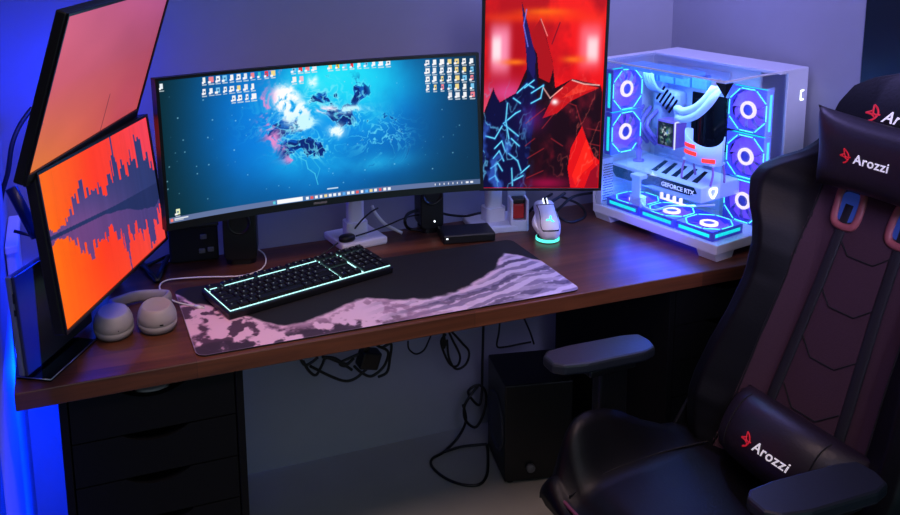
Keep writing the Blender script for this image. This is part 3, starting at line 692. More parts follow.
# ================================================================ WHITE USB CABLE
wp=[at(*q,2,ZT+.006) for q in ((196,306.5),(186,304.5),(175,301.5),(166,296.5),(160,289),(161,283.5),(168,280),(182,278.3),(205,277),(228,276.6),(243,275.5),(256,272),(263,267.5),(266,261),(264,254),(258,249.5))]
t=empty('usb_cable','thin white USB cable curling from behind the speaker across to the headphones','cable',(wp[0].x,wp[0].y,ZT))
L0=Vector((wp[0].x,wp[0].y,ZT))
one('cord',lambda b:tube(b,[p-L0 for p in wp],.0019),'wcable',t)
d=(wp[0]-wp[1]).normalized()
one('plug',lambda b:(tube(b,[wp[0]-L0-d*.004,wp[0]-L0+d*.016],.0042,smoothp=False),tube(b,[wp[0]-L0+d*.016,wp[0]-L0+d*.023],.0028,smoothp=False)),'wcable',t)
# ================================================================ SPEAKERS
def speaker(name,px,py,lab,rz,w,h,dp,led):
    p=at(px,py,2,ZT); s=empty(name,lab,'speaker',(p.x,p.y,ZT),rz,'desktop speakers under the curved monitor')
    one('cabinet',lambda b:(prism(b,rrect(w,h,.016,6,0,h/2+.012),-dp/2,dp/2,Mx=R(PI/2,'X'),bev=.003)),'black',s)
    one('foot',lambda b:prism(b,rrect(w*.9,dp*.95,.02,6),0,.013),'blacksat',s)
    one('driver_cone',lambda b:lathe(b,[(.030,-.001),(.030,.003),(.026,.004),(.024,.001),(.012,-.004),(.004,-.001),(.001,-.0005)],28,Mx=T(0,-dp/2,h*.66+.012)@R(PI/2,'X')),'black' if not led else 'blacksat',s)
    if led: one('status_light',lambda b:box(b,(.006,-dp/2-.001,.034),(.004,.002,.004)),'ledw',s)
    return s
speaker('desktop_speaker',242,259,'black desktop speaker under the left part of the curved monitor',-.25,.085,.15,.08,False)
speaker('desktop_speaker',429,229,'black desktop speaker with a lit white dot under the right part of the curved monitor',-.1,.066,.15,.07,True)
p=at(196,262,2,ZT); jb=empty('cable_box','black cable box with pale plug ends between the lower left monitor and the left speaker','box',(p.x,p.y+.03,ZT),-.1)
one('body',lambda b:(box(b,(0,0,.05),(.125,.07,.095),.006)),'dark',jb)
one('lid',lambda b:(box(b,(0,0,.099),(.13,.074,.008),.003)),'black',jb)
for x,z in ((.025,.070),(.02,.032),(.042,.034)): one('plug',lambda b:(box(b,(x,-.038,z),(.016,.008,.012),.002)),'grey',jb)
# black box dock
p=at(466,238,2,ZT); bx=empty('external_drive','flat black box with a small white light beside the right desktop speaker','drive',(p.x,p.y,ZT),-.19)
one('body',lambda b:box(b,(0,0,.0135),(.145,.085,.025),.004),'black',bx)
one('status_light',lambda b:box(b,(-.062,-.0432,.017),(.005,.001,.003)),'ledw',bx); one('foot',lambda b:box(b,(0,0,.002),(.12,.06,.004)),'dark',bx)
# white stand with a red block
p=at(519,231,2,ZT); ws=empty('desk_holder','white U shaped desk holder standing left of the mouse under the portrait monitor','holder',(p.x,p.y,ZT),-.28)
def u_(b):
    box(b,(0,.02,.004),(.050,.05,.008),.002); box(b,(0,.042,.055),(.050,.008,.11),.002)
    for s in (-1,1): box(b,(s*.022,.015,.048),(.007,.045,.09),.002)
    box(b,(0,-.002,.018),(.050,.008,.03),.002)
one('bracket',u_,'white',ws)
rb=one('red_block',lambda b:(box(b,(0,0,.022),(.032,.026,.044),.004),),'red'); rb.location=(p.x+.004,p.y+.017,ZT+.034); rb.rotation_euler=(0,0,-.28); tag(rb,'small red block with a dark cap standing in the white holder','box')
one('dark_cap',lambda b:box(b,(0,0,.052),(.034,.028,.016),.004),'blacksat',rb)
# inline switch
p=at(347,236.5,2,ZT+.034); sw=empty('inline_switch','black inline cable switch lying on the white base of the curved monitor','switch',(p.x,p.y,ZT+.0225),.15)
one('puck',lambda b:lathe(b,[(.001,0),(.018,0),(.0205,.004),(.0205,.011),(.017,.015),(.001,.016)],28,Mx=Matrix.Diagonal((1.15,.8,1,1))),'black',sw)
L0=Vector((p.x,p.y,ZT+.0225)); Ri=R(-.15,'Z')
def cords(b):
    for pts in ([at(338,243,2,ZT+.030),at(328,250,2,ZT+.02),at(318,257,2,ZT+.006),at(306,263,2,ZT+.004)],[at(353,231,2,ZT+.032),at(362,220,1,.46),at(371,212,1,.46),at(378,208,1,.47)],[at(356,236,2,ZT+.032),at(372,231,2,ZT+.032),at(388,225,1,.50),at(402,219,1,.51),at(414,215.5,1,.53),at(426,215,1,.54)]):
        tube(b,[Ri@(q-L0) for q in pts],.0023)
one('cord',cords,'cable',sw)
wc=one('white_cord',lambda b:tube(b,[at(372,206,1,.545),at(376,214,1,.545),at(385,224,1,.545),at(396,230,1,.545),at(402,233,2,ZT+.005)],.0045),'wcable'); tag(wc,'thick white cable arcing down behind the curved monitor','cable')
bc=one('black_cord',lambda b:(tube(b,[at(442,213,1,.52),at(450,215,1,.53),at(465,216,1,.54),at(480,213,1,.55),at(500,211,1,.56)],.0035),tube(b,[at(418,210,1,.53),at(408,214,1,.52),at(405,222,1,.51),at(410,229,2,ZT+.006),at(428,231,2,ZT+.006)],.0045)),'cable'); tag(bc,'black cables looping beside the right desktop speaker','cable')
mc=one('monitor_cable',lambda b:(tube(b,[at(600,192,1,.50),at(575,196,1,.48),at(562,206,1,.47),at(556,214,1,.47),at(570,222,2,ZT+.006),at(585,216,2,ZT+.006),at(580,205,1,.50),at(560,196,1,.5)],.004),tube(b,[at(535,212,2,ZT+.008),at(545,205,1,.45),at(556,199,1,.47),at(565,193,1,.48)],.0045),tube(b,[at(527,214,2,ZT+.008),at(538,203,1,.46),at(552,194,1,.5)],.004)),'cable'); tag(mc,'black cables bundled behind the mouse under the portrait monitor','cable')
# ================================================================ MOUSE ON DOCK
p=at(547.5,240,2,ZT); dk=empty('mouse_dock','round black mouse dock with a glowing mint ring on the desk','charging dock',(p.x,p.y,ZT),-.30)
one('base',lambda b:lathe(b,[(.001,0),(.029,0),(.031,.001),(.031,.003)],40),'black',dk)
one('light_ring',lambda b:lathe(b,[(.0305,.002),(.032,.003),(.032,.010),(.0305,.011),(.02,.011)],40),'mouseglow',dk)
def dkb(b):
    lathe(b,[(.030,.011),(.028,.015),(.001,.015)],40)
    prism(b,[(-.02,.012),(.024,.012),(.045,.075),(.036,.078)],-.018,.018,Mx=T(0,0,0)@R(PI/2,'Z')@R(PI/2,'X'))
one('back_rest',dkb,'black',dk)
ms=empty('mouse','white computer mouse propped upright on the glowing dock','mouse',(p.x,p.y,ZT+.019),-.30)
# mouse local before tilt: x right, y along nose (up), z out of the back
TM=T(0,-.036,-.004)@R(math.radians(34),'X')
def mshape(z0,sc=1.,y0=0.,y1=1.):
    rings=[]; N=22
    for i in range(N+1):
        v=y0+(y1-y0)*i/N; y=.125*v
        wv=np.interp(v,[0,.04,.12,.3,.5,.7,.88,.97,1],[.012,.022,.029,.033,.0305,.0285,.029,.025,.018])*sc
        hv=np.interp(v,[0,.04,.12,.3,.5,.7,.88,.97,1],[.012,.022,.031,.040,.041,.035,.026,.018,.010])*sc
        R_=[]
        for k in range(24):
            a=2*PI*k/24; ca,sa=math.cos(a),math.sin(a)
            x=wv*math.copysign(abs(ca)**.75,ca); z=(hv*abs(sa)**.8 if sa>0 else -.004*abs(sa)**.5)
            R_.append((x,y,z))
        rings.append(R_)
    return rings
one('shell',lambda b:loft(b,mshape(0)),'white',ms,Mx=TM)
def thumb(b):
    loft(b,[[( -.030-.013*math.sin(PI*i/10)*(.5+.5*math.cos(a)),.02+.06*i/10,.006+.010*math.sin(a)) for a in [2*PI*k/12 for k in range(12)]] for i in range(11)])
one('thumb_rest',thumb,'white',ms,Mx=TM)
def seams(b):
    def hz(x,v):
        wv=np.interp(v,[0,.04,.12,.3,.5,.7,.88,.97,1],[.012,.022,.029,.033,.0305,.0285,.029,.025,.018]); hv=np.interp(v,[0,.04,.12,.3,.5,.7,.88,.97,1],[.012,.022,.031,.040,.041,.035,.026,.018,.010])
        c=min(1,abs(x)/wv)**(1/.75); return hv*max(0,1-c*c)**.4
    P=[(-.024,.80),(-.012,.74),(0,.735),(.012,.74),(.024,.80)]; tube(b,[(x,.125*v,hz(x,v)+.0004) for x,v in P],.0011,n=4)
    for s in (-1,1): tube(b,[(s*x,.125*v,hz(x,v)+.0004) for x,v in ((.024,.8),(.0225,.6),(.0235,.4),(.025,.2),(.021,.1))],.0011,n=4)
    tube(b,[(x,.125*v,hz(x,v)+.0004) for x,v in ((-.021,.1),(0,.07),(.021,.1))],.0022,n=4)
    tube(b,[(0,.125*v,hz(0,v)+.0006) for v in (.74,.84,.92,.98)],.0016,n=4)
    globals()['_hz']=hz
one('seam_lines',seams,'blacksat',ms,Mx=TM)
one('scroll_wheel',lambda b:(cyl(b,(0,.106,.024),.0085,.007,axis='X',seg=24)),'black',ms,Mx=TM)
one('wheel_light',lambda b:[box(b,(s*.0048,.106,.0275),(.0016,.020,.009),.0005) for s in (-1,1)],'ledw',ms,Mx=TM)
def emblem(b):
    # three-armed curling mark
    for k in range(3):
        a=2*PI*k/3+.5
        P=[(0,0),(.0035,.0012),(.0062,.0045),(.0052,.0075),(.0040,.0050),(.0018,.0030),(-.0005,.0018)]
        prism(b,P,0,.0006,Mx=T(0,.036,.0412)@R(a,'Z')@Matrix.Diagonal((1.5,1.5,1,1)))
    for k in range(3):
        a=2*PI*k/3+1.2; prism(b,[(.003,.0006),(.0085,.002),(.0085,.0035),(.004,.0022)],0,.0006,Mx=T(0,.036,.0412)@R(a,'Z'))
one('emblem',emblem,'mouseglow',ms,'glowing mint three-armed emblem',Mx=TM)
# ================================================================ SUBWOOFER + CABLES
sb=empty('subwoofer','black box subwoofer on the floor under the desk beside the hanging cables','speaker',(1.2375,.381,0),math.radians(-11.5))
SW,SD,SH=.20,.195,.30
one('cabinet',lambda b:box(b,(SW/2,SD/2,SH/2+.008),(SW,SD,SH),.004),'black',sb)
one('driver_grille',lambda b:lathe(b,[(.001,.004),(.05,.004),(.074,.002),(.078,.006),(.084,.006),(.086,-.002)],40,Mx=T(0,SD/2,.15)@R(-PI/2,'Y'),cap=False),mat('grey_speaker_cloth',(48,52,60),.7,noise=.1,nscale=200),sb,'round grey driver')
one('volume_knob',lambda b:lathe(b,[(.013,0),(.013,.010),(.011,.013),(.001,.013)],24,Mx=T(.075,-.0005,.05)@R(PI/2,'X')),'grey',sb,'grey round knob')
for x in (.02,SW-.02):
    for y in (.02,SD-.02): one('foot',lambda b:cyl(b,(x,y,.005),.012,.01,seg=16),'dark',sb)
def cab(name,lab,paths,r): 
    o=one(name,lambda b:[tube(b,p_,r,n=6) for p_ in paths],'cable'); return tag(o,lab,'cable')
Yc=.615
cab('hanging_cable','black cable hanging from the desk to the floor, looping left of the subwoofer',[[at(483.5,322,1,Yc),at(482.5,360,1,Yc),at(481.5,395,1,Yc),at(478,405,1,Yc-.01),at(468,392,1,Yc-.02),at(479,385,1,Yc-.03),at(486,394,1,Yc-.03),at(484,412,1,Yc-.03),at(476,427,1,Yc-.03),at(466,421,1,Yc-.03),at(464,408,1,Yc-.03),at(470,396,1,Yc-.03),at(478,386,1,Yc-.02)],
   [at(463,405,1,Yc-.03),at(466,420,1,Yc-.02),at(459,436,1,Yc),at(445,451,2,.006),at(432,459,2,.006),at(433,468,2,.006),at(447,479,2,.006),at(465,485,2,.006),at(480,484,2,.006),at(487,474,2,.006),at(488,455,2,.006),at(487,445,2,.012)],[at(444,452,2,.006),at(460,447,2,.008),at(475,445,2,.008),at(487,444,2,.01)]],.0042)
Y2=.56
cab('cable_loop','black cable dangling in loops below the middle of the desk edge',[[at(*q,1,Y2) for q in q_] for q_ in ([(446,334),(441,343),(449,363),(457,366),(460,356),(453,341),(448,330)],[(452,332),(462,343),(469,352),(466,364),(456,369),(449,358),(447,340)],[(444,334),(445,345),(443,347),(444,330)])],.0036)
cab('cable_loop','thin black cable hanging in one small loop right of the power adapter',[[at(*q,1,Y2) for q in ((408,341),(409,349),(416,354),(424,350),(429,340),(431,335))]],.0026)
cab('cable_loop','thin black cable hanging in a loop above the subwoofer',[[at(*q,1,.55) for q in ((500,318),(499,332),(497,346),(505,347),(520,344),(531,342))],[at(*q,1,.55) for q in ((524,318),(530,332),(534,344))]],.0030)
cab('cable_bundle','tangle of black cables slung under the desk around the power adapter',[[at(*q,1,.52) for q in q_] for q_ in ([(303,361),(309,371),(316,375),(322,365),(326,358),(336,361),(346,366),(352,370)],[(310,366),(330,376),(345,381),(356,378),(368,368),(375,366)],[(322,357),(334,358),(346,364),(354,358)],[(352,360),(345,366),(340,363),(352,357),(364,352)],[(374,342),(378,346),(388,352),(384,366),(372,376),(362,373),(354,366)],[(382,348),(391,344),(390,358),(387,372),(378,377)],[(300,358),(305,365),(312,362),(318,357)])],.0042)
p=at(368.5,358.5,1,.515); pa=one('power_adapter',lambda b:(box(b,(0,0,0),(.058,.04,.052),.005)),'black'); pa.location=p; pa.rotation_euler=(.1,.28,.1); tag(pa,'black power adapter brick hanging among cables under the desk','power adapter')
one('prong_cap',lambda b:box(b,(-.02,-.0,.03),(.02,.02,.018),.003),'blacksat',pa)
cs=one('cable_tray',lambda b:[box(b,(0,y,0),(.62,.006,.006)) for y in (-.04,0,.04)]+[box(b,(x,0,.0),(.006,.09,.006)) for x in (-.3,-.1,.1,.3)]+[box(b,(x,0,.018),(.006,.006,.0375)) for x in (-.3,.3)],'black'); cs.location=(.86,.52,ZT-.038-.037); tag(cs,'black wire cable tray screwed beneath the worktop','cable tray')
# ================================================================ COMPUTER
PL,PW,PH,PB=.4355,.335,.4693,.0472
pc=empty('desktop_computer','white glass-sided desktop computer full of glowing fans on the right end of the desk','computer',(1.6492,.031,ZT),.2233)
def plinth(b):
    box(b,(PW/2,PL/2,.034),(PW,PL,.0264),.003)
    for (x,y) in ((.04,.035),(.04,PL-.035),(PW-.04,.035),(PW-.04,PL-.035)):
        prism(b,[(-.04,.022),(-.03,.0005),(.03,.0005),(.04,.022)],-.028,.028,Mx=T(x,y,0)@R(PI/2,'X'))
one('base',plinth,'pcwhite',pc)
def rearw(b):
    box(b,(PW/2,PL-.004,(PH+PB)/2),(PW,.008,PH-PB))
    box(b,(.024,PL-.020,.115),(.044,.024,.135),.002)
one('rear_panel',rearw,'pcwhite',pc)
def holes(b):
    for i in range(7):
        for j in range(15): cyl(b,(.008+.0055*i+(.0027 if j%2 else 0),PL-.0325,.058+.0076*j),.0017,.002,axis='Y',seg=8)
one('vent_holes',holes,'dark',pc)
TB=.226
one('tray_wall',lambda b:(box(b,(TB+.004,PL/2+.03,(PH+PB)/2),(.008,PL-.07,PH-PB))),'pcwhite',pc)
def rear_ch(b):
    box(b,((.25+PW)/2,.004,(PH+PB)/2-.002),(PW-.25,.008,PH-PB-.004),.0015)
    box(b,(PW-.003,PL/2,(PH+PB)/2-.002),(.006,PL-.002,PH-PB-.004),.0015)
one('rear_chamber_panel',rear_ch,'pcwhite',pc)
def topp(b):
    box(b,((.212+PW)/2,PL/2,PH-.004),(PW-.212,PL,.009),.002)
    box(b,(.106,PL-.012,PH-.004),(.212,.024,.009)); box(b,(.106,.0045,PH-.0025),(.214,.007,.004)); box(b,(.0035,PL/2,PH-.0025),(.005,PL,.004))
one('top_panel',topp,'pcwhite',pc)
one('top_glass',lambda b:box(b,(.108,PL/2-.008,PH-.002),(.206,PL-.035,.003)),'glass',pc,'clear top glass')
one('side_glass',lambda b:box(b,(.002,PL/2,(PH+PB)/2-.003),(.003,PL-.004,PH-PB-.006)),'glass',pc,'clear left glass')
one('front_glass',lambda b:box(b,(.127,.002,(PH+PB)/2-.003),(.244,.003,PH-PB-.006)),'glass',pc,'clear front glass')
one('corner_bracket',lambda b:prism(b,[(.0,0),(.03,0),(0,-.035)],0,.002,Mx=T(.0045,.0052,PH-.008)@R(PI/2,'X')) or prism(b,[(.0,0),(.03,0),(0,-.035)],0,.002,Mx=T(.0052,.0045,PH-.008)@R(PI/2,'Z')@R(PI/2,'X')),'black',pc)
def brk(b):
    for bx_ in ((0,.012,.014,.0035),(0,-.012,.014,.0035),(-.006,0,.0035,.026)): box(b,(.312+bx_[0],-.0008,.397+bx_[1]),(bx_[2],.0014,bx_[3]),.0006)
one('power_mark',brk,'ledw',pc,'white lit bracket mark')
def vents(b):
    for i in range(4): box(b,(.10,.40-.0565*i-.03,PH-.022),(.09,.05,.012),.003)
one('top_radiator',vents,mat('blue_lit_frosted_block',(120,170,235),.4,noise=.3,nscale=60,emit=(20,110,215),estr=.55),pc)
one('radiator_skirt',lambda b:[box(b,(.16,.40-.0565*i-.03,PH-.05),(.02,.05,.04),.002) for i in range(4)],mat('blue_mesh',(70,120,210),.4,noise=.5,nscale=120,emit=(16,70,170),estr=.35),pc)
# fans
def fan_frame():
    b=B(); t=bmesh.new(); n=48; s=.0595
    def sq(a):
        c,s_=math.cos(a),math.sin(a); k=s/max(abs(c),abs(s_)); return (c*k,s_*k)
    for z0,z1,flip in ((0,.025,0),):
        O0=[t.verts.new((*sq(2*PI*i/n+PI/n*0),z0)) for i in range(n)];O1=[t.verts.new((*sq(2*PI*i/n),z1)) for i in range(n)]
        I0=[t.verts.new((.0555*math.cos(2*PI*i/n),.0555*math.sin(2*PI*i/n),z0)) for i in range(n)];I1=[t.verts.new((.0555*math.cos(2*PI*i/n),.0555*math.sin(2*PI*i/n),z1)) for i in range(n)]
        for i in range(n):
            j=(i+1)%n
            t.faces.new((O1[i],O1[j],I1[j],I1[i])); t.faces.new((O0[j],O0[i],I0[i],I0[j])); t.faces.new((O0[i],O0[j],O1[j],O1[i])); t.faces.new((I1[i],I1[j],I0[j],I0[i]))
    merge(b,t)
    for k in range(3): box(b,(0,0,0),(.11,.006,.002),Mx=T(0,0,.002)@R(k*PI/3,'Z'))
    return b
def blades():
    b=B()
    for k in range(9):
        a=2*PI*k/9; t=bmesh.new(); V=[]
        for i in range(6):
            r=.018+.035*i/5; sw=.25*i/5
            V.append((t.verts.new((r*math.cos(a+sw),r*math.sin(a+sw),.009)),t.verts.new((r*math.cos(a+sw+.62),r*math.sin(a+sw+.62),.019))))
        for p_,q in zip(V,V[1:]): t.faces.new((p_[0],p_[1],q[1],q[0]))
        merge(b,t)
    return b
def octa(b):
    for k in range(8):
        a0=PI/8+k*PI/4; a1=a0+PI/4; r=.0615
        P=[Vector((r*math.cos(a0),r*math.sin(a0),.0252)),Vector((r*math.cos(a1),r*math.sin(a1),.0252))]
        d=(P[1]-P[0]); P=[P[0]+d*.06,P[1]-d*.06]
        tube(b,P,.0013,smoothp=False,flat=(.0012,.0016),up=(0,0,1))
proto=None
def fan(Mx):
    global proto
    if proto is None:
        f=obj('fan',fan_frame(),M['fanframe'],pc)
        ch=[obj('fan_blades',blades(),'blade',f),one('hub',lambda b:cyl(b,(0,0,.014),.0165,.016,seg=32),'hub',f),one('hub_ring',lambda b:lathe(b,[(.0150,.0185),(.0235,.0185),(.0235,.024),(.0150,.024),(.0150,.0185)],36,cap=False),'hubglow',f),
            one('edge_light',octa,'cyan',f),one('side_light',lambda b:[box(b,(x,y,.0125),(sx,sy,.009)) for x,y,sx,sy in ((.0597,0,.0012,.098),(-.0597,0,.0012,.098),(0,.0597,.098,.0012),(0,-.0597,.098,.0012))],'cyan2',f)]
        proto=(f,ch); f.matrix_local=Mx; return
    f=proto[0].copy(); COL.objects.link(f); f.parent=pc; f.matrix_local=Mx
    for c in proto[1]: d=c.copy(); COL.objects.link(d); d.parent=f
M['fanframe']=mat('lilac_fan_frame',(96,96,205),.45,noise=.05,nscale=40,emit=(50,56,200),estr=.2)
for z in (.357,.230,.107): fan(T(TB-.002,.080,z)@R(-PI/2,'Y'))
for z in (.383,.259): fan(T(.066,PL-.034 if z<.3 else PL-.034,z)@R(PI/2,'X'))
for a in (.332,.208,.084): fan(T(.072,a,PB+.001))
# board
def board(b):
    box(b,(TB-.006,.28,.29),(.006,.25,.31),.001)
    for (a,z,w,h,d) in ((.385,.40,.05,.07,.03),(.33,.425,.10,.03,.028),(.30,.16,.16,.03,.012),(.21,.20,.05,.05,.014),(.37,.30,.03,.10,.035)):
        box(b,(TB-.009-d/2,a,z),(d,w,h),.003)
one('mainboard',board,'pcboard',pc)
def vrm(b):
    box(b,(TB-.03,.345,.345),(.04,.085,.055),.012)
    for i in range(5): box(b,(TB-.0505,.315+.013*i,.345),(.002,.005,.05),Mx=T(0,.345,.345)@R(.5,'X')@T(0,-.345,-.345))
bm_=B(); box(bm_,(TB-.03,.335,.348),(.044,.09,.05),.012)
for i in range(5): box(bm_,(TB-.0525,.300+.014*i,.348),(.002,.006,.05),mi=1,Mx=T(0,.33,.348)@R(.6,'X')@T(0,-.33,-.348))
obj('heatsink_cover',bm_,['pcboard','pcdark'],pc,'heatsink cover with diagonal stripes')
def ram(i):
    def f(b): box(b,(TB-.028,.232-.0105*i,.302),(.036,.007,.125),.001)
    return f
for i in range(4): one('memory_stick',ram(i),'pcdark',pc)
one('dark_plate',lambda b:box(b,(TB-.012,.20,.30),(.006,.14,.15)),'pcdark',pc)
# pump
PA,PZ,PBb=.285,.262,.125
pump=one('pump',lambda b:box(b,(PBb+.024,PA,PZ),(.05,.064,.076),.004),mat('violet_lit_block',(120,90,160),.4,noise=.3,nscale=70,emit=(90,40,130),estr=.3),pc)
lc=Canvas(60,60,1,(18,30,44)); nn=fbm(lc.X*5,lc.Y*5,5,4); q=np.exp(-(((lc.X-.5)/.3)**2+((lc.Y-.52)/.36)**2)); lc.mix((70,150,90),np.clip((nn-.42)*6,0,1)*q*1.3); lc.mix((230,240,235),np.clip((fbm(lc.X*9,lc.Y*9,15,4)-.5)*8,0,1)*q*1.6); lc.mix((60,110,220),np.clip((nn-.6)*8,0,1)*q)
meshobj('pump_display',lc.mesh(lambda u,v:(0*u+PBb-.0016,PA+.027-.054*u,PZ+.033-.066*v)),paintmat('abstract_pump_display',.9),pump)
one('pump_edge',lambda b:(box(b,(PBb-.001,PA-.0325,PZ),(.003,.003,.078)),box(b,(PBb+.02,PA-.033,PZ+.038),(.04,.003,.003))),'lcdw',pump)
def hoses(b):
    for o_ in (-.011,.011): tube(b,[(.15+o_*.3,.26,.302),(.135+o_*.3,.255+o_*.5,.325+o_),(.115,.215,.330+o_),(.10,.165,.352+o_),(.09,.125,.385+o_),(.085,.10,.415+o_),(.10,.085,.445)],.0105,n=6,seg=12)
one('coolant_hose',hoses,'whitemet',pc,'white ribbed coolant hoses')
one('power_cable',lambda b:[tube(b,[(.18,.40-.012*i,.44),(.14,.385-.01*i,.42),(.15,.375-.01*i,.38),(.19,.37-.01*i,.36)],.005,n=5) for i in range(4)],mat('blue_white_sleeve',(170,190,230),.6,noise=.1,nscale=90),pc)
def sbars(b):
    for i in range(3): tube(b,[(.19,.43-.03*i,.31),(.13,.40-.02*i,.27),(.17,.39-.03*i,.21)],.006,n=5)
one('cable_bundle',sbars,mat('mauve_sleeve',(130,110,190),.6,noise=.3,nscale=90),pc)
# graphics card
G0,G1,GZ0,GZ1,GB=.095,.415,.122,.166,.048
def gpu(b):
    prism(b,[(G0+.012,GZ0),(G1,GZ0),(G1,GZ1),(G0,GZ1),(G0-.004,GZ1-.012),(G0+.004,GZ0+.012)],GB,TB-.02,Mx=R(PI/2,'Z')@R(PI/2,'X')@I4)
bm_=B(); box(bm_,((GB+TB-.02)/2,(G0+G1)/2,(GZ0+GZ1)/2),(TB-.02-GB,G1-G0,GZ1-GZ0),.004)
gp=obj('graphics_card',bm_,'pcwhite',pc)
def S(P): # polygon in (a,z) on the card's glass-side face
    return [(-(a),z) for a,z in P]
FS=T(GB-.0005,0,0)@R(-PI/2,'Z')@R(PI/2,'X')
one('dark_band',lambda b:(prism(b,S([(.41,.158),(.30,.154),(.275,.162),(.118,.162),(.108,.148),(.13,.138),(.26,.135),(.285,.127),(.392,.127),(.404,.140)]),-.0005,.0022,Mx=FS)),'pcdark',gp)
obj('lettering',text_bm('GEFORCE RTX',.0165,.001,0,FS@T(-.225,.1425,.0026),bold=.0003,spacing=1.02),M['logow'],gp,'white card lettering')
def cap(b):
    for pts in ([(-.012,.010),(.012,.010),(.0125,-.002),(.006,-.011),(0,-.015),(-.006,-.011),(-.0125,-.002)],):
        tube(b,[(.095+x,G0-.002,.146+z*1.0) for x,z in pts],.0022,closed=True,n=4)
one('shield_mark',cap,'ledw',gp,'white shield outline')
def bp_(b):
    for i in range(5):
        a=.13+.035*i; prism(b,[(.075,a),(.18,a+.05),(.18,a+.062),(.075,a+.018)],GZ1-.0005,GZ1+.0008)
one('backplate_stripes',bp_,'pcdark',gp)
def teeth(b):
    for i in range(4): box(b,(GB+.012,.235-.022*i,GZ0-.014),(.006,.007,.018)); box(b,(GB+.012,.226-.022*i,GZ0-.021),(.006,.012,.004))
one('light_teeth',teeth,'hubglow',gp)
def sup(b):
    box(b,(.030,.292,.155),(.030,.036,.012),.002); box(b,(.022,.292,.118),(.007,.030,.075),.002); box(b,(.03,.292,.075),(.024,.04,.05),.003)
one('card_support',sup,'pcwhite',pc)
one('support_cable',lambda b:tube(b,[(.03,.285,.09),(.022,.26,.076),(.020,.22,.078),(.03,.18,.098),(.05,.13,.108),(.10,.09,.112)],.0028),'whitemet',pc)
# ornament on the card
orr=empty('ornament','small frosted ornament with red glowing bands standing on the graphics card','ornament',(0,0,0),0)
Mpc=T(1.6492,.031,ZT)@R(.2233,'Z'); orr.matrix_world=Mpc@T(.105,.137,GZ1+.001)
def shell(b):
    N=24; rings=[]
    for i in range(N+1):
        a=-.15*PI+1.3*PI*i/N; r=.056; c,s_=math.cos(a),math.sin(a)
        top=.118+.016*math.cos(a*1.5)
        rings.append([((-s_*.034)*1.0,c*r,.052),((-s_*.036)*1.0,c*r*1.06,top),((-s_*.032)*1.0,c*r*1.0,top),((-s_*.030)*1.0,c*r*.94,.052)])
    loft(b,rings)
    box(b,(0,0,.054),(.05,.10,.006),.002)
one('wrap',shell,'frost',orr)
for x,y in ((-.02,-.045),(-.02,.045),(.02,-.045),(.02,.045)): one('leg',lambda b:tube(b,[(x,y,.054),(x*1.15,y*1.1,.03),(x*1.4,y*1.05,0)],.003),mat('mauve_leg',(170,110,170),.4,noise=.05),orr)
for z,y0,y1 in ((.098,.0,.04),(.079,-.005,.042),(.066,-.052,-.022)):
    one('red_band',lambda b:tube(b,[(-.0375*math.sqrt(max(.02,1-((y0+(y1-y0)*i/6)/.0595)**2))-.001,y0+(y1-y0)*i/6,z) for i in range(7)],.004,smoothp=False,flat=(.0055,.0014)),'redglow',orr)
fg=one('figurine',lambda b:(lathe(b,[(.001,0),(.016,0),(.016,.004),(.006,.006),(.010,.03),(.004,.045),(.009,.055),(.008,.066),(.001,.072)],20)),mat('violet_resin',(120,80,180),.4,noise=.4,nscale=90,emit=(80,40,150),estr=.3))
fg.matrix_world=Mpc@T(.115,.372,GZ1+.001); tag(fg,'small violet turned ornament standing at the rear of the graphics card','ornament')

# ================================================================ CHAIR
CHX,CHY=1.30,-.46
CROT=PI/2+math.radians(3)
ch=empty('gaming_chair','black and plum gaming chair with side wings and armrests in front of the desk','chair',(CHX,CHY,0),CROT)
REC=math.radians(22); B0=Vector((0,-.135,.475))
XS=Vector((1,0,0)); TS=Vector((0,-math.sin(REC),math.cos(REC))); DS=Vector((0,math.cos(REC),math.sin(REC)))
MB_=Matrix(((1,0,0,B0.x),(0,TS.y,-DS.y*-1,B0.y),(0,TS.z,DS.z,B0.z),(0,0,0,1)))
# backrest frame: local x lateral (towards the desk), y along, z forward.  x is mirrored so letters read correctly from the front
def bk(s,t,d): return B0+XS*s+TS*t+DS*d
Tk=[-.05,-.02,.02,.06,.12,.2,.28,.36,.44,.485,.53,.572,.61,.64,.668,.70,.73,.79,.835,.865,.885,.895]
Wk=[.19,.24,.262,.273,.278,.27,.255,.248,.255,.272,.306,.328,.316,.28,.232,.204,.195,.195,.18,.14,.08,.02]
def halfw(t): return float(np.interp(t,Tk,Wk))
def front(s,t):
    w=halfw(t); q=abs(s)/w
    wing=np.interp(t,[-.05,.0,.08,.2,.38,.51,.60,.65,.72],[.03,.05,.07,.065,.055,.07,.055,.02,.0])
    d=wing*float(np.interp(q,[0,.42,.55,.8,.92,1],[0,0,.25,1,.85,.35]))
    d+=.012*math.cos(min(1,abs(s)/.11)*PI/2) if abs(s)<.11 else 0
    d-=.03*max(0,(t-.70)/.18)**2
    return d
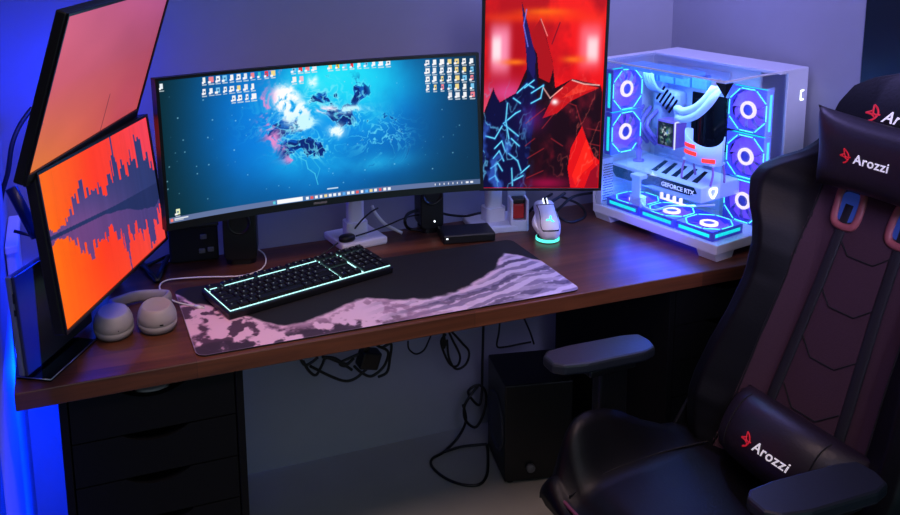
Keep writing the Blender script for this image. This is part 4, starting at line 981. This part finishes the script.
def seat_back(b):
    NT=110; NS=96; rings=[]
    for i in range(NT+1):
        t=-.05+.945*i/NT; w=halfw(t); R_=[]
        for k in range(NS+1):
            s=w*math.sin(-PI/2+PI*k/NS); R_.append(bk(s,t,front(s,t)))
        for k in range(1,14):
            a=PI*k/14; s=w*math.cos(a)*1.0; R_.append(bk(s,t,min(front(w,t),.02)*abs(math.cos(a))-.075*math.sin(a)**.7))
        rings.append(R_)
    def mi(i,k):
        if k>=NS: return 0
        t=-.05+.945*(i+.5)/NT; w=halfw(t); s=abs(w*math.sin(-PI/2+PI*(k+.5)/NS))
        lim=np.interp(t,[0,.2,.4,.55,.64,.68],[.165,.155,.145,.15,.15,.0])
        return 1 if (s<lim and t>-.01 and t<.66) else 0
    loft(b,rings,mif=mi)
br=one('backrest',seat_back,['leather','fabric'],ch)
def sub(P,step=8):
    out=[]
    for p_,q in zip(P,P[1:]):
        for i in range(step): out.append((p_[0]+(q[0]-p_[0])*i/step,p_[1]+(q[1]-p_[1])*i/step))
    return out+[P[-1]]
def onb(P,lift=.001): return [bk(s,t,front(s,t)+lift) for s,t in sub(P)]
for t in (.16,.27,.38,.49):
    one('seam_line',lambda b:tube(b,onb([(.07,t+.03),(.03,t-.005),(-.03,t-.005),(-.07,t+.03)]),.0016,smoothp=False,seg=6),'seam',br)
for s in (-1,1): one('seam_line',lambda b:tube(b,onb([(s*.165,0),(s*.155,.2),(s*.145,.4),(s*.15,.55),(s*.15,.645)]),.002,smoothp=False,seg=6),'seam',br)
def straps(sg):
    def f(b):
        P=onb([(sg*.066,.585),(sg*.072,.4),(sg*.084,.2),(sg*.092,.05)],.003)
        tube(b,P,.01,smoothp=False,flat=(.003,.0125),up=DS,seg=8)
    return f
# ---- seat
def seatf(b):
    NX=30; rings=[]
    for i in range(NX+1):
        v=i/NX; y=-.17+.425*v
        w=.27 if v<.7 else .27-.03*((v-.7)/.3)**2; zt=.475+.012*math.sin(v*PI)-(.03*((v-.85)/.15)**2 if v>.85 else 0)
        bol=.115*float(np.interp(v,[0,.15,.3,.45,.6,.7,.8,.88,.94,.98,1],[.0,.02,.14,.40,.74,.92,1,.97,.84,.6,.3]))
        R_=[]
        for k in range(33):
            s=-1+2*k/32; q=abs(s); z=zt+bol*float(np.interp(q,[0,.6,.72,.86,.95,1],[0,0,.35,1,.85,.3])); R_.append((w*math.sin(s*PI/2)*1.0 if False else w*s,y,z))
        zb=.385+ (.03*((v-.8)/.2)**2 if v>.8 else 0)
        R_+=[(w*1.0,y,zt-.02),(w*.97,y,zb+.02),(w*.9,y,zb),(-w*.9,y,zb),(-w*.97,y,zb+.02),(-w*1.0,y,zt-.02)]
        rings.append(R_)
    # rounded nose
    last=rings[-1]; cz=.425
    for k in range(1,6):
        a=PI/2*k/6; rings.append([(x*(1-.04*math.sin(a)**2),y+.035*math.sin(a),cz+(z-cz)*math.cos(a)**.7) for x,y,z in last])
    def mi(i,k):
        return 1 if (k<32 and abs(-1+2*(k+.5)/32)<.66) else 0
    loft(b,rings,mif=mi)
se=one('seat',seatf,['leather','leather'],ch)
def spipe(b):
    tube(b,[(.235,.10,.545),(.23,.20,.53),(.215,.29,.478),(.2,.325,.462),(0,.328,.462),(-.2,.325,.462)],.0035,n=8)
one('front_piping',lambda b:tube(b,[(.225,.268,.450),(.1,.272,.450),(-.1,.272,.450),(-.225,.268,.450)],.004,n=6),'piping',se)  # piping along the seat rim, its highlight put into the plum colour
for s in (-1,1): one('seam_line',lambda b:tube(b,[(s*.176,-.15,.482),(s*.174,.0,.492),(s*.17,.12,.492),(s*.164,.2,.484),(s*.166,.26,.460)],.0018,n=6),'seam',se)
# ---- hinge brackets, arms, base
for s in (-1,1):
    one('hinge_bracket',lambda b:(prism(b,[(-.17,.40),(-.05,.40),(-.07,.47),(-.14,.57),(-.18,.57),(-.19,.47)],-.004,.004,Mx=T(s*.262,0,0)@R(PI/2,'Z')@R(PI/2,'X'),bev=.0015),cyl(b,(s*.27,-.12,.475),.022,.012,axis='X',seg=24)),'black',ch)
def armrest(s,ox,oy,z,rz):
    def post(b):
        box(b,(ox-s*.005,oy-.02,.525),(.032,.075,.24),.006); box(b,(ox-s*.008,oy-.02,.44),(.045,.09,.10),.008)
        box(b,(s*.19,oy-.02,.388),(abs(ox)-.10,.07,.014),.003); box(b,(ox,oy-.01,z-.026),(.06,.12,.016),.004)
    p_=one('arm_post',post,'black',ch)
    def padf(b):
        P=[(-.034,-.115),(-.046,-.08),(-.046,.06),(-.036,.115),(-.018,.135),(.022,.135),(.04,.115),(.046,.06),(.044,-.08),(.036,-.118),(.0,-.124)]
        prism(b,P,-.013,.012,Mx=T(ox,oy,z)@R(rz,'Z'),bev=.006)
    one('arm_pad',padf,'pad',ch)
armrest(1,.312,.083,.667,math.radians(-3)); armrest(-1,-.236,.03,.655,math.radians(-3))
def basef(b):
    cyl(b,(0,.05,.30),.028,.17,seg=24); cyl(b,(0,.05,.17),.045,.14,seg=24); box(b,(0,.05,.375),(.20,.28,.025),.006)
one('gas_lift',basef,'black',ch)
for k in range(5):
    a=2*PI*k/5+.3; Mx=T(0,.05,0)@R(a,'Z')
    lg=one('base_leg',lambda b:loft(b,[[(x,y*(1-.45*i/4),z) for y,z in ((-.028,.085-.02*i/4),(.028,.085-.02*i/4),(.022,.125-.045*i/4),(-.022,.125-.045*i/4))] for i,x in enumerate((.02,.09,.17,.25,.31))],Mx=Mx,smooth=False),'black',ch)
    one('caster',lambda b:[cyl(b,(.30,s*.014,.031),.030,.018,axis='Y',seg=24,Mx=Mx) for s in (-1,1)]+[cyl(b,(.30,0,.06),.008,.03,seg=12,Mx=Mx)],'blacksat',lg)
# ---- belt guides, straps
for sg in (-1,1):
    def gd(b,sg=sg):
        P=[(.026,.038),(-.018,.040),(-.029,.0),(-.022,-.038),(.020,-.038),(.029,.0)]
        tube(b,[bk(sg*.066+x*sg,.58+y,front(sg*.066,.58+y)+.004) for x,y in P],.007,closed=True,n=6,flat=(.006,.0085),up=DS)
    g_=one('belt_guide',gd,'guide',br,'red-brown belt guide')
    one('belt_opening',lambda b:prism(b,rrect(.046,.062,.015,6),0,.002,Mx=Matrix.Translation(bk(sg*.066,.58,front(sg*.066,.58)+.0025))@Matrix(((-1,0,0,0),(0,TS.y,DS.y,0),(0,TS.z,DS.z,0),(0,0,0,1)))),mat('painted_blue_glow',(40,70,130),.6,emit=(30,60,150),estr=.25),g_)  # solid plate; blue light seen through the hole is put into its colour
    one('shoulder_strap',straps(sg),'strap',br)
# frame for pillows: x to the viewer's right (= -lateral), y up the back, z forward
FR=Matrix(((-1,0,0,0),(0,TS.y,DS.y,0),(0,TS.z,DS.z,0),(0,0,0,1)))
CW=T(CHX,CHY,0)@R(CROT,'Z')
def lizard(b,Mx,s=1):
    for P,w in (([(-.35,1.),(.15,.7),(.5,.25),(.55,-.15),(.25,-.7),(-.35,-1.05)],.13),([(-.35,1.),(-.2,.4),(0,.0),(.55,-.15)],.12),([(-.95,-.1),(-.45,.15),(-.15,.35)],.13),([(-.95,-.1),(-.3,-.12),(.2,-.1),(.85,.0)],.11),([(-.35,-.1),(.1,-.3),(.35,-.5)],.09)):
        tube(b,[(x*s,y*s,.0006) for x,y in P],w*s,n=4,flat=(.0008,w*s),up=(0,0,1),seg=6,Mx=Mx)
def pillow_z(x,y,w,h,d,p,pin,bend,sag):
    u=x/(w/2); v=y/(h/2)
    for _ in range(12):
        u=max(-1,min(1,x/(w/2*(1-pin*(1-v*v))))); v=max(-1,min(1,(y-sag*(1-u*u))/(h/2*(1-pin*1.6*(1-u*u)))))
    return d/2*max(0,(1-abs(u)**p)*(1-abs(v)**p))**.5+bend*u*u
def wrap(bm,args,lift=.0012):
    bmesh.ops.subdivide_edges(bm,edges=[e for e in bm.edges if e.calc_length()>.006],cuts=2)
    for v in bm.verts: v.co.z=pillow_z(v.co.x,v.co.y,*args)+lift+max(-.0004,min(.0008,v.co.z))
def brand(par,Mx,size,inv,args=None):
    if args:
        bm=text_bm('Arozzi',size,.0008,.18,Mx@T(size*.62,-size*.36,0),bold=size*.012,spacing=1.08); wrap(bm,args); obj('lettering',bm,'logow',par,'white brand lettering')
        bm=B(); lizard(bm,Mx@T(-size*.05,.0,0),size*.52); wrap(bm,args); obj('emblem',bm,'logor',par,'red winged emblem'); return
    bm=text_bm('Arozzi',size,.0008,.18,inv@Mx@T(size*.62,-size*.36,0),bold=size*.012,spacing=1.08)
    obj('lettering',bm,'logow',par,'white brand lettering')
    one('emblem',lambda b:lizard(b,inv@Mx@T(-size*.05,.0,0),size*.52),'logor',par,'red winged emblem')
# headrest emblem on the backrest's top
brand(br,Matrix.Translation(bk(.085,.78,front(0.05,.78)+.008))@FR@R(-.16,'X')@T(0,0,.002),.036,I4)
hpw=CW@Matrix.Translation(bk(-.026,.684,.066))@FR@R(.42,'X')
hd=empty('headrest_pillow','black headrest pillow with pointed corners strapped to the top of the chair','pillow',hpw.translation); hd.matrix_world=hpw
one('cushion',lambda b:pillow(b,.35,.172,.10,n=30,p=3.2,pin=.09),'leatherp',hd)
one('strap_band',lambda b:[box(b,(s*.15,0,-.03),(.03,.03,.06),.004) for s in (-1,1)],'strap',hd)
brand(hd,T(-.056,.010,0),.0275,I4,(.35,.172,.10,3.2,.09,0,0))
lw=CW@Matrix.Translation(bk(-.026,.09,.066))@FR@R(-.2,'X')
lb=empty('lumbar_pillow','plum black lumbar cushion resting at the foot of the chair back','pillow',lw.translation); lb.matrix_world=lw
one('cushion',lambda b:pillow(b,.32,.14,.13,n=30,p=2.6,pin=-.05,bend=-.03,sag=-.004),'leatherp',lb)
for s in (-1,1): one('seam_line',lambda b:tube(b,[(s*.1,y,pillow_z(s*.1,y,.32,.14,.13,2.6,-.05,-.03,-.004)+.0006) for y in (.058,.04,.02,0,-.02,-.04,-.058)],.0014,n=6),'seam',lb)
brand(lb,T(-.030,-.022,0),.0285,I4,(.32,.14,.13,2.6,-.05,-.03,-.004))

# ================================================================ LIGHT
def area(name,loc,look,sx,sy,e,col,spread=None):
    d=bpy.data.lights.new(name,'AREA'); d.shape='RECTANGLE'; d.size=sx; d.size_y=sy; d.energy=e; d.color=lin(col)
    if spread: d.spread=spread
    o=bpy.data.objects.new(name,d); COL.objects.link(o); o.location=loc; v=Vector(look)-Vector(loc); o.rotation_euler=v.to_track_quat('-Z','Y').to_euler(); return o
def point(name,loc,e,col,r=.03):
    d=bpy.data.lights.new(name,'POINT'); d.energy=e; d.color=lin(col); d.shadow_soft_size=r; o=bpy.data.objects.new(name,d); COL.objects.link(o); o.location=loc; return o
w=bpy.data.worlds.new('world'); scene.world=w; w.use_nodes=True; w.node_tree.nodes['Background'].inputs[0].default_value=(*lin((105,135,160)),1); w.node_tree.nodes['Background'].inputs[1].default_value=.06
area('desk_key',(.65,-.75,2.42),(.75,.0,.74),1.0,.5,4.4,(255,216,214),1.15)  # unseen local key added above the desk to brighten the mat
area('room_fill',(.4,-2.3,2.1),(.9,.1,.5),1.6,1.2,3.2,(225,228,235),1.6)
area('fill_light',(1.0,-2.8,1.0),(.9,.6,.3),1.5,1.5,5,(150,212,232))
area('violet_fill',(.9,-1.9,2.2),(1.95,.2,1.2),.8,.8,4.5,(185,175,255),.8)  # unseen violet fill added to brighten the case front, chair and right wall
point('blue_glow',(.14,.50,1.22),4.2,(0,42,255),.02)
area('wall_glow',(.05,.28,1.0),(-.02,.28,1.0),.5,1.0,3,(0,44,255)); area('floor_wall_glow',(.068,.17,.38),(-.02,.17,.38),.7,.6,3.5,(0,44,255))
point('blue_glow',(.035,.36,.62),6,(0,44,255),.01); area('blue_strip',(.066,.30,.36),(-.02,.62,.36),.02,.6,3.5,(0,44,255))
point('violet_glow',(1.70,.35,1.80),10,(165,155,255),.02); point('blue_wash',(.75,.45,1.85),2.2,(80,135,245),.02)
def pl(b,a,z): return Mpc@Vector((b,a,z))
area('case_top_fill',pl(.10,.22,PH-.035),pl(.10,.22,0),.16,.36,2.2,(120,175,255))  # top, side and front: unseen fills added inside, backs turned to the camera
area('case_side_fill',pl(.0055,.22,.27),pl(.3,.22,.25),.32,.34,.35,(50,135,255))
area('case_front_fill',pl(.11,.0055,.26),pl(.12,.3,.26),.18,.34,.5,(110,130,255))
area('case_spill_fill',pl(.045,.22,.117),pl(-.005,.22,0),.3,.03,1.8,(40,90,255))  # lamp added under the card for glow spilling onto the desk
area('case_underglow',pl(.10,.2,.020),pl(.02,.2,-.2),.20,.34,1.2,(50,50,255))  # lamp added below the base for the fans' glow on the desk
